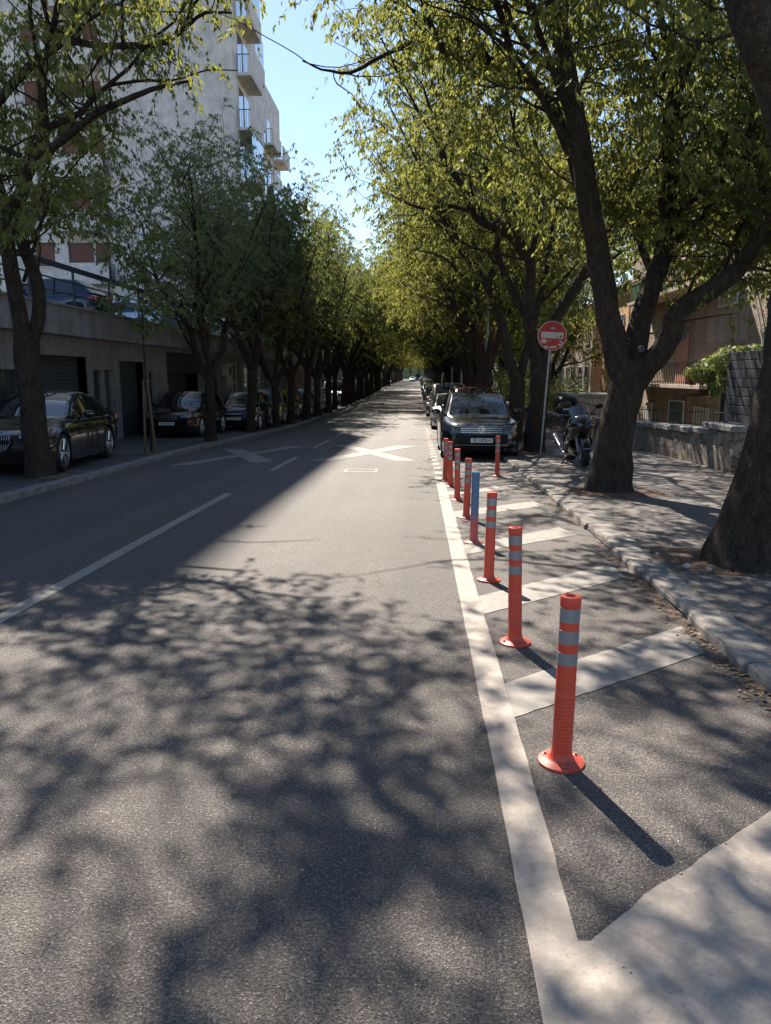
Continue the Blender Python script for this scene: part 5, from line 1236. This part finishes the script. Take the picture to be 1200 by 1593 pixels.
MB().box((0, 0, 1.25), (2.2, 3, 2.5)).build('wall', M_HOUSE_S, sh); MB().box((0, 0, 2.56), (2.7, 3.5, .10)).build('roof', M_KERBD, sh); MB().box((-1.12, -.2, 1.1), (.05, .9, 2.0)).build('door', M_GDOOR2, sh)
# ivy mass
def foliage_blob(name, label, cat, c, rad, n, L, W, m, seed, parent=None):
    rs = np.random.RandomState(seed); c = np.array(c)
    D = rs.normal(size=(n, 3)); D /= np.linalg.norm(D, axis=1, keepdims=True)
    rad = np.array(rad); lump = 1 + .22 * np.sin(D[:, :1] * 7 + seed) * np.cos(D[:, 1:2] * 6) + .15 * rs.normal(size=(n, 1))
    P = D * rad * lump * (.72 + .28 * rs.rand(n, 1))
    N_ = D + rs.normal(size=(n, 3)) * .5; N_ /= np.linalg.norm(N_, axis=1, keepdims=True)
    A = np.cross(N_, rs.normal(size=(n, 3))); A /= np.linalg.norm(A, axis=1, keepdims=True); B_ = np.cross(N_, A)
    l = L * (.6 + .7 * rs.rand(n, 1)); w = W * (.6 + .7 * rs.rand(n, 1))
    V = np.stack([P, P + A * l * .5 + B_ * w, P + A * l, P + A * l * .5 - B_ * w], 1).reshape(-1, 3)
    if parent is None:
        parent = thing(name, label, cat, tuple(c)); nm = 'leaves'
    else: V = V + c; nm = name
    return leaf_obj(nm, V, m, parent), parent
iv = thing('ivy_hedge', 'bright green ivy hedge tumbling over the garden wall beside the charcoal slat panel', 'hedge', (7.2, 17.2, 1.78))
P_ = []
for k, (dx, dy, dz, a, b, c_) in enumerate([(0.0, -1.1, .25, .35, .5, .2), (.0, 0, .3, .4, .6, .22), (-.1, .8, .22, .45, .6, .3), (0, 1.6, .1, .45, .6, .3), (-.1, 2.2, -.05, .4, .5, .3), (-.05, .9, -.2, .3, .35, .3), (-.05, 1.8, -.28, .16, .22, .36), (0, 2.1, -.1, .22, .3, .25)]):
    rs = np.random.RandomState(k); n = 1100
    D = rs.normal(size=(n, 3)); D /= np.linalg.norm(D, axis=1, keepdims=True)
    P = D * np.array([a, b, c_]) * (.7 + .35 * rs.rand(n, 1)) + np.array([dx, dy, dz])
    N_ = D + rs.normal(size=(n, 3)) * .5 + np.array([0, 0, .4]); N_ /= np.linalg.norm(N_, axis=1, keepdims=True)
    A = np.cross(N_, rs.normal(size=(n, 3))); A /= np.linalg.norm(A, axis=1, keepdims=True); B_ = np.cross(N_, A)
    l = .09 * (.6 + .7 * rs.rand(n, 1)); w = .038 * (.6 + .7 * rs.rand(n, 1))
    P_.append(np.stack([P, P + A * l * .5 + B_ * w, P + A * l, P + A * l * .5 - B_ * w], 1).reshape(-1, 3))
leaf_obj('leaves', np.concatenate(P_), M_IVY, iv)
MB().tube([(0, -1, -.1), (0, 0, 0), (0, 1.4, -.1), (0, 2.2, -.3)], .05, 6).tube([(0, 1.4, -.1), (.02, 1.5, -2.2)], .06, 6).build('stems', M_BARK, iv)
# shrubs behind the wall
for k, (x, y, z, rx, ry, rz_, lab) in enumerate([(7.2, 34.5, -.3, .9, 1.6, 1.2, 'small dark shrub behind the stone wall, beyond the motorcycle'),
                                                (8.0, 42, -.1, 1.4, 2.6, 1.7, 'wide dark shrub in the gap before the ochre wall'), (7.6, 50, .3, 1.2, 3.4, 1.9, 'dark hedge-like shrub beyond the ochre wall'), (7.6, 60, .3, 1.3, 4, 2.1, 'far dark shrub behind the right tree row'), (7.6, 72, .3, 1.3, 5, 2.1, 'farthest dark shrub behind the right tree row')]):
    foliage_blob('shrub', lab, 'shrub', (x, y, z), (rx, ry, rz_), 3500, .14, .05, M_LEAF2, k + 3)
# pots on the balcony
def pot(x, y, z, label, flower, seed, s=1.0):
    t = thing('potted_plant', label, 'potted plant', (x, y, z), 0, 'plants on the lower balcony')
    MB().lathe([(0, 0), (.13 * s, 0), (.19 * s, .28 * s), (.205 * s, .28 * s), (.205 * s, .33 * s), (.17 * s, .33 * s), (.16 * s, .28 * s), (0, .28 * s)], 18).build('pot', M_TERRA, t, smooth='s')
    foliage_blob('leaves', '', '', (0, 0, .50 * s), (.30 * s, .32 * s, .24 * s), 420, .11, .04, M_IVY, seed, t)
    if flower:
        mb = MB(); r = random.Random(seed)
        for i in range(26): mb.ell((r.gauss(0, .14), r.gauss(0, .14), .62 * s + r.gauss(0, .07)), (.035, .035, .03), nu=6, nv=4)
        mb.build('flowers', M_FLOWER, t, smooth='all')
pot(11.35, 32.8, 1.28, 'terracotta pot with pink flowers on the lower balcony near the door', True, 4)
pot(11.35, 39.5, 1.28, 'terracotta pot with a leafy plant at the far end of the lower balcony', False, 5)
bx_ = thing('planter_box', 'bushy green planter hanging on the balcony railing behind the forked tree', 'planter', (11.1, 38.3, 2.0)); MB().box((0, 0, 0), (.22, 1.5, .2)).build('box', M_BLACK, bx_)
foliage_blob('leaves', '', '', (0, 0, .22), (.4, 1.2, .35), 1500, .13, .05, M_IVY, 8, bx_)

# ================================================================== SIGN, POLES
sg = thing('no_entry_sign', 'round red no entry sign with a white bar and stickers on a leaning grey pole', 'road sign', (2.9, 18.2, g(18.2) + .1))
top_ = Vector((.16, .0, 3.05)); MB().tube([(0, 0, 0), tuple(top_)], .024, 12).build('pole', M_STEEL, sg, smooth='s')
MS = Matrix.Translation((.165, -.035, 2.73)) @ Matrix.Rotation(R(4), 4, 'Z') @ Matrix.Rotation(R(3), 4, 'Y') @ Matrix.Rotation(R(90), 4, 'X')
disc = MB().lathe([(0, 0), (.325, 0), (.332, .004), (.332, .012), (.325, .016), (0, .016)], 56, MS).build('disc', M_WHITES, sg, smooth='s')
MB().lathe([(0, .0165), (.318, .0165), (.318, .0175), (0, .0175)], 56, MS).build('red_face', M_RED, disc)
def flat(poly, z, name, m): return MB().prism(poly, z, z + .001, MS).build(name, m, disc)
def rect(x0, x1, y0, y1, rz=0):
    return [(x0, y0), (x1, y0), (x1, y1), (x0, y1)]
flat(rect(-.255, .255, -.055, .085), .018, 'white_bar', M_WHITES)
flat([(-.245, -.175), (-.125, -.170), (-.13, -.075), (-.245, -.08)], .018, 'sticker', M_WHITES)
flat([(-.055, .135), (.055, .130), (.06, .20), (-.05, .20)], .018, 'sticker', M_STICK); 
for i, (a, b) in enumerate(((-.03, .165), (.0, .168), (.03, .163))): flat(rect(a - .011, a + .011, b - .016, b + .016), .0195, 'sticker', M_WHITES)
for a, b in ((-.12, -.26), (.0, -.265), (.06, -.25)): flat([(a - .045, b - .02), (a + .05, b - .015), (a + .045, b + .03), (a - .05, b + .022)], .0182, 'sticker', M_WHITES)
for a, b in ((.20, -.12), (.24, -.15), (.17, -.19), (.21, -.20)): flat([(a - .025, b - .012), (a + .022, b - .02), (a + .03, b + .018), (a - .018, b + .02)], .0184, 'sticker', M_WHITES)
for t_, x_, y_, s_ in (('PO', -.07, -.125, .055),):
    text_mesh(t_, s_, 'graffiti', M_WHITES, disc, MS @ Matrix.Translation((x_, y_, .0185)))
for a, b in ((.115, -.02), (.19, -.01), (.205, .0)): flat([(a - .014, b - .02), (a + .016, b - .016), (a + .012, b + .02), (a - .01, b + .016)], .0195, 'sticker', M_BLACK)
for z in (2.58, 2.86): MB().box((z * .0545, -.012, z), (.09, .04, .03)).build('bracket', M_STEEL, sg)
lp = thing('lamp_post', 'tall plain grey metal pole rising into the crowns behind the black car', 'pole', (2.62, 30, g(30) + .1))
MB().tube([(0, 0, 0), (0, 0, 1.2), (0, 0, 9.0)], [.085, .08, .055], 16).build('pole', M_STEEL, lp, smooth='s'); MB().lathe([(.0, 0), (.12, 0), (.12, .05), (.09, .09)], 16).build('foot', M_STEEL, lp)
MB().box((-.0, -.085, 1.5), (.12, .02, .35)).build('plate', M_WHITES, lp); MB().tube([(0, 0, 9.0), (-.3, 0, 9.3), (-1.2, 0, 9.45)], [.05, .04, .035], 10).ell((-1.5, 0, 9.43), (.4, .14, .08)).build('lamp_head', M_STEEL, lp)
for x, y, h_, lab in ((2.45, 44, 3.4, 'shorter grey post between the dark trunks, above the tall beige vehicle'), (2.45, 56, 3.2, 'thin distant grey post left of the shorter grey post')):
    t = MB().tube([(0, 0, 0), (0, 0, h_)], [.075, .065], 12).lathe([(0, 0), (.12, 0), (.12, .04), (.08, .06)], 12).build('post', M_STEEL, smooth='s', loc=(x, y, g(y) + .1)); tag(t, lab, 'post')
t = thing('marker_post', 'small orange brown post with a plate, behind the motorcycle', 'post', (4.45, 19.9, g(19.9) + .1))
MB().tube([(0, 0, 0), (0, 0, .75)], .025, 8).build('stem', M_RUST, t); MB().box((-.02, -.03, .55), (.15, .03, .32)).build('plate', M_RUST, t, bevel=.01); MB().ell((0, -.02, .80), (.06, .05, .06)).build('cap', M_RUST, t, smooth='all')

# ================================================================== MOTORCYCLE (front to -Y)
mc = thing('motorcycle', 'black sports touring motorcycle with a top box, parked on the right pavement facing the camera', 'motorcycle', (3.36, 16.25, g(16.25) + .075))
mc.rotation_euler = (math.atan(-.017), R(-5), R(0))
def bwheel(y, w, r):
    T = MB().lathe([(r * .74, -w * .5), (r * .86, -w * .56), (r * .95, -w * .42), (r, 0), (r * .95, w * .42), (r * .86, w * .56), (r * .74, w * .5)], 36, Matrix.Rotation(R(90), 4, 'Y'))
    o = T.build('wheel', M_RUBBER, mc, smooth='s', loc=(0, y, r))
    rm = MB().lathe([(r * .75, -w * .5), (r * .70, 0), (r * .75, w * .5)], 32, Matrix.Rotation(R(90), 4, 'Y')).lathe([(0, -.05), (.05, -.05), (.05, .05), (0, .05)], 14, Matrix.Rotation(R(90), 4, 'Y'))
    for k in range(5): a = 2 * math.pi * k / 5; rm.tube([(0, math.cos(a) * .04, math.sin(a) * .04), (0, math.cos(a) * r * .72, math.sin(a) * r * .72)], .018, 6)
    rm.build('rim', M_GDOOR, o, smooth='s')
    for s in (1, -1):
        if y < 0 or s > 0: MB().lathe([(.07, s * (w * .5 + .012)), (.15, s * (w * .5 + .012)), (.15, s * (w * .5 + .017)), (.07, s * (w * .5 + .017))], 28, Matrix.Rotation(R(90), 4, 'Y')).build('brake_disc', M_STEEL, o, smooth='s')
bwheel(-.73, .125, .30); bwheel(.72, .185, .31)
mb = MB()
for s in (1, -1): mb.tube([(s * .105, -.73, .30), (s * .105, -.60, .62), (s * .105, -.48, .95)], [.032, .030, .024], 10)
mb.build('fork', M_STEEL, mc, smooth='s')
mb = MB().grid([[(x, -.73 - math.cos(a) * (.335), .30 + math.sin(a) * .335 - abs(x) * .35) for x in (-.085, -.05, 0, .05, .085)] for a in [R(d) for d in range(10, 130, 10)]]); o = mb.build('front_fender', P_BLACK, mc, smooth='all')
sm = o.modifiers.new('t', 'SOLIDIFY'); sm.thickness = .008
# fairing: sections across, nose to tank
def sect(y, w, zt, zb, n=14, p=2.3):
    out = []
    for i in range(n):
        a = 2 * math.pi * i / n; c, s = math.cos(a), math.sin(a)
        out.append((w * math.copysign(abs(c) ** (2 / p), c), y + .0, (zt + zb) / 2 + (zt - zb) / 2 * math.copysign(abs(s) ** (2 / p), s)))
    return out
MB().grid([sect(-.86, .02, .86, .84), sect(-.83, .10, .92, .72), sect(-.76, .20, 1.02, .64), sect(-.62, .27, 1.07, .56), sect(-.45, .30, 1.05, .42), sect(-.25, .28, .99, .30), sect(-.05, .22, .92, .30)], closed=True).build('fairing', P_BLACK, mc, smooth='all', sub=1)
MB().grid([sect(-.5, .23, .66, .30), sect(-.3, .26, .68, .16), sect(0, .2, .62, .14), sect(.2, .15, .55, .2)], closed=True).build('belly_pan', P_BLACK, mc, smooth='all', sub=1)
MB().grid([[(x, -.74 + .0 + t * .24 + x * x * 2.2, .97 + t * .27 - x * x * 1.6) for x in (-.20, -.14, -.07, 0, .07, .14, .20)] for t in (0, .25, .5, .75, 1)]).build('windscreen', M_DKWIN, mc, smooth='all')
o = MB()
for s in (1, -1): o.grid([[(s * (.012 + u * .15), -.845 + (u * .15) ** 2 * 3.2 + v * .05 + (.02 if v in (0,) else 0), .775 + v * (.07 + .05 * u) + u * .06) for v in (0, .25, .5, .75, 1)] for u in (0, .25, .5, .75, 1)])
o.build('headlight', M_BIKELAMP, mc, smooth='all')
for s in (1, -1):
    m_ = MB().ell((s * .40, -.48, 1.18), (.085, .035, .05), nu=12, nv=8).tube([(s * .20, -.60, 1.02), (s * .30, -.52, 1.12), (s * .38, -.48, 1.16)], .010, 6); m_.build('mirror', M_BLACK, mc, smooth='all')
    MB().ell((s * .26, -.66, .86), (.05, .035, .02), nu=10, nv=6).build('indicator', M_TERRA, mc, smooth='all')
MB().tube([(-.36, -.22, 1.0), (-.2, -.40, 1.03), (0, -.46, 1.02), (.2, -.40, 1.03), (.36, -.22, 1.0)], .014, 8).tube([(-.38, -.20, 1.0), (-.26, -.33, 1.02)], .020, 8).tube([(.38, -.20, 1.0), (.26, -.33, 1.02)], .020, 8).build('handlebar', M_BLACK, mc, smooth='s')
MB().grid([sect(-.3, .10, .98, .80), sect(-.15, .17, 1.06, .72), sect(.05, .17, 1.03, .70), sect(.22, .11, .90, .72)], closed=True).build('tank', P_BLACK, mc, smooth='all', sub=1)
MB().grid([sect(.15, .11, .86, .76), sect(.35, .16, .85, .74), sect(.65, .15, .92, .80), sect(.95, .11, .98, .88)], closed=True).build('seat', M_BLACK, mc, smooth='all', sub=1)
MB().grid([sect(.3, .13, .76, .62), sect(.7, .12, .86, .70), sect(1.05, .06, .93, .86)], closed=True).build('tail', P_BLACK, mc, smooth='all', sub=1)
MB().box((0, -.02, .42), (.34, .46, .30)).box((0, .3, .48), (.2, .3, .2)).tube([(-.2, .0, .38), (-.245, .0, .38)], .10, 16).tube([(.2, .0, .38), (.24, .0, .38)], .10, 16).build('engine', M_GDOOR, mc, bevel=.02)
MB().tube([(-.14, -.2, .25), (-.2, .1, .2), (-.22, .35, .24), (-.26, .50, .36)], .028, 10).tube([(-.255, .42, .34), (-.29, .90, .56)], [.055, .062], 16).build('exhaust', M_CHROME, mc, smooth='s')
MB().grid([sect(.78, .20, 1.30, 1.04, 16, 3), sect(.82, .25, 1.38, 1.01, 16, 3.2), sect(1.0, .27, 1.42, 1.00, 16, 3.2), sect(1.2, .25, 1.38, 1.01, 16, 3.2), sect(1.26, .2, 1.30, 1.05, 16, 3)], closed=True).build('top_box', M_BLACK, mc, smooth='all', sub=1)
MB().box((0, .80, 1.12), (.47, .06, .05)).build('box_trim', M_STEEL, mc, bevel=.01)
MB().tube([(-.12, .6, .9), (-.12, 1.2, .99)], .012, 6).tube([(.12, .6, .9), (.12, 1.2, .99)], .012, 6).build('rack', M_STEEL, mc)
MB().tube([(-.12, .05, .25), (-.30, .12, .02)], .014, 6).box((-.30, .12, .01), (.06, .05, .012)).build('side_stand', M_BLACK, mc)
MB().tube([(.09, .72, .31), (.10, .25, .40)], .03, 8).tube([(-.10, .72, .31), (-.11, .25, .40)], .03, 8).build('swingarm', M_STEEL, mc, smooth='s')
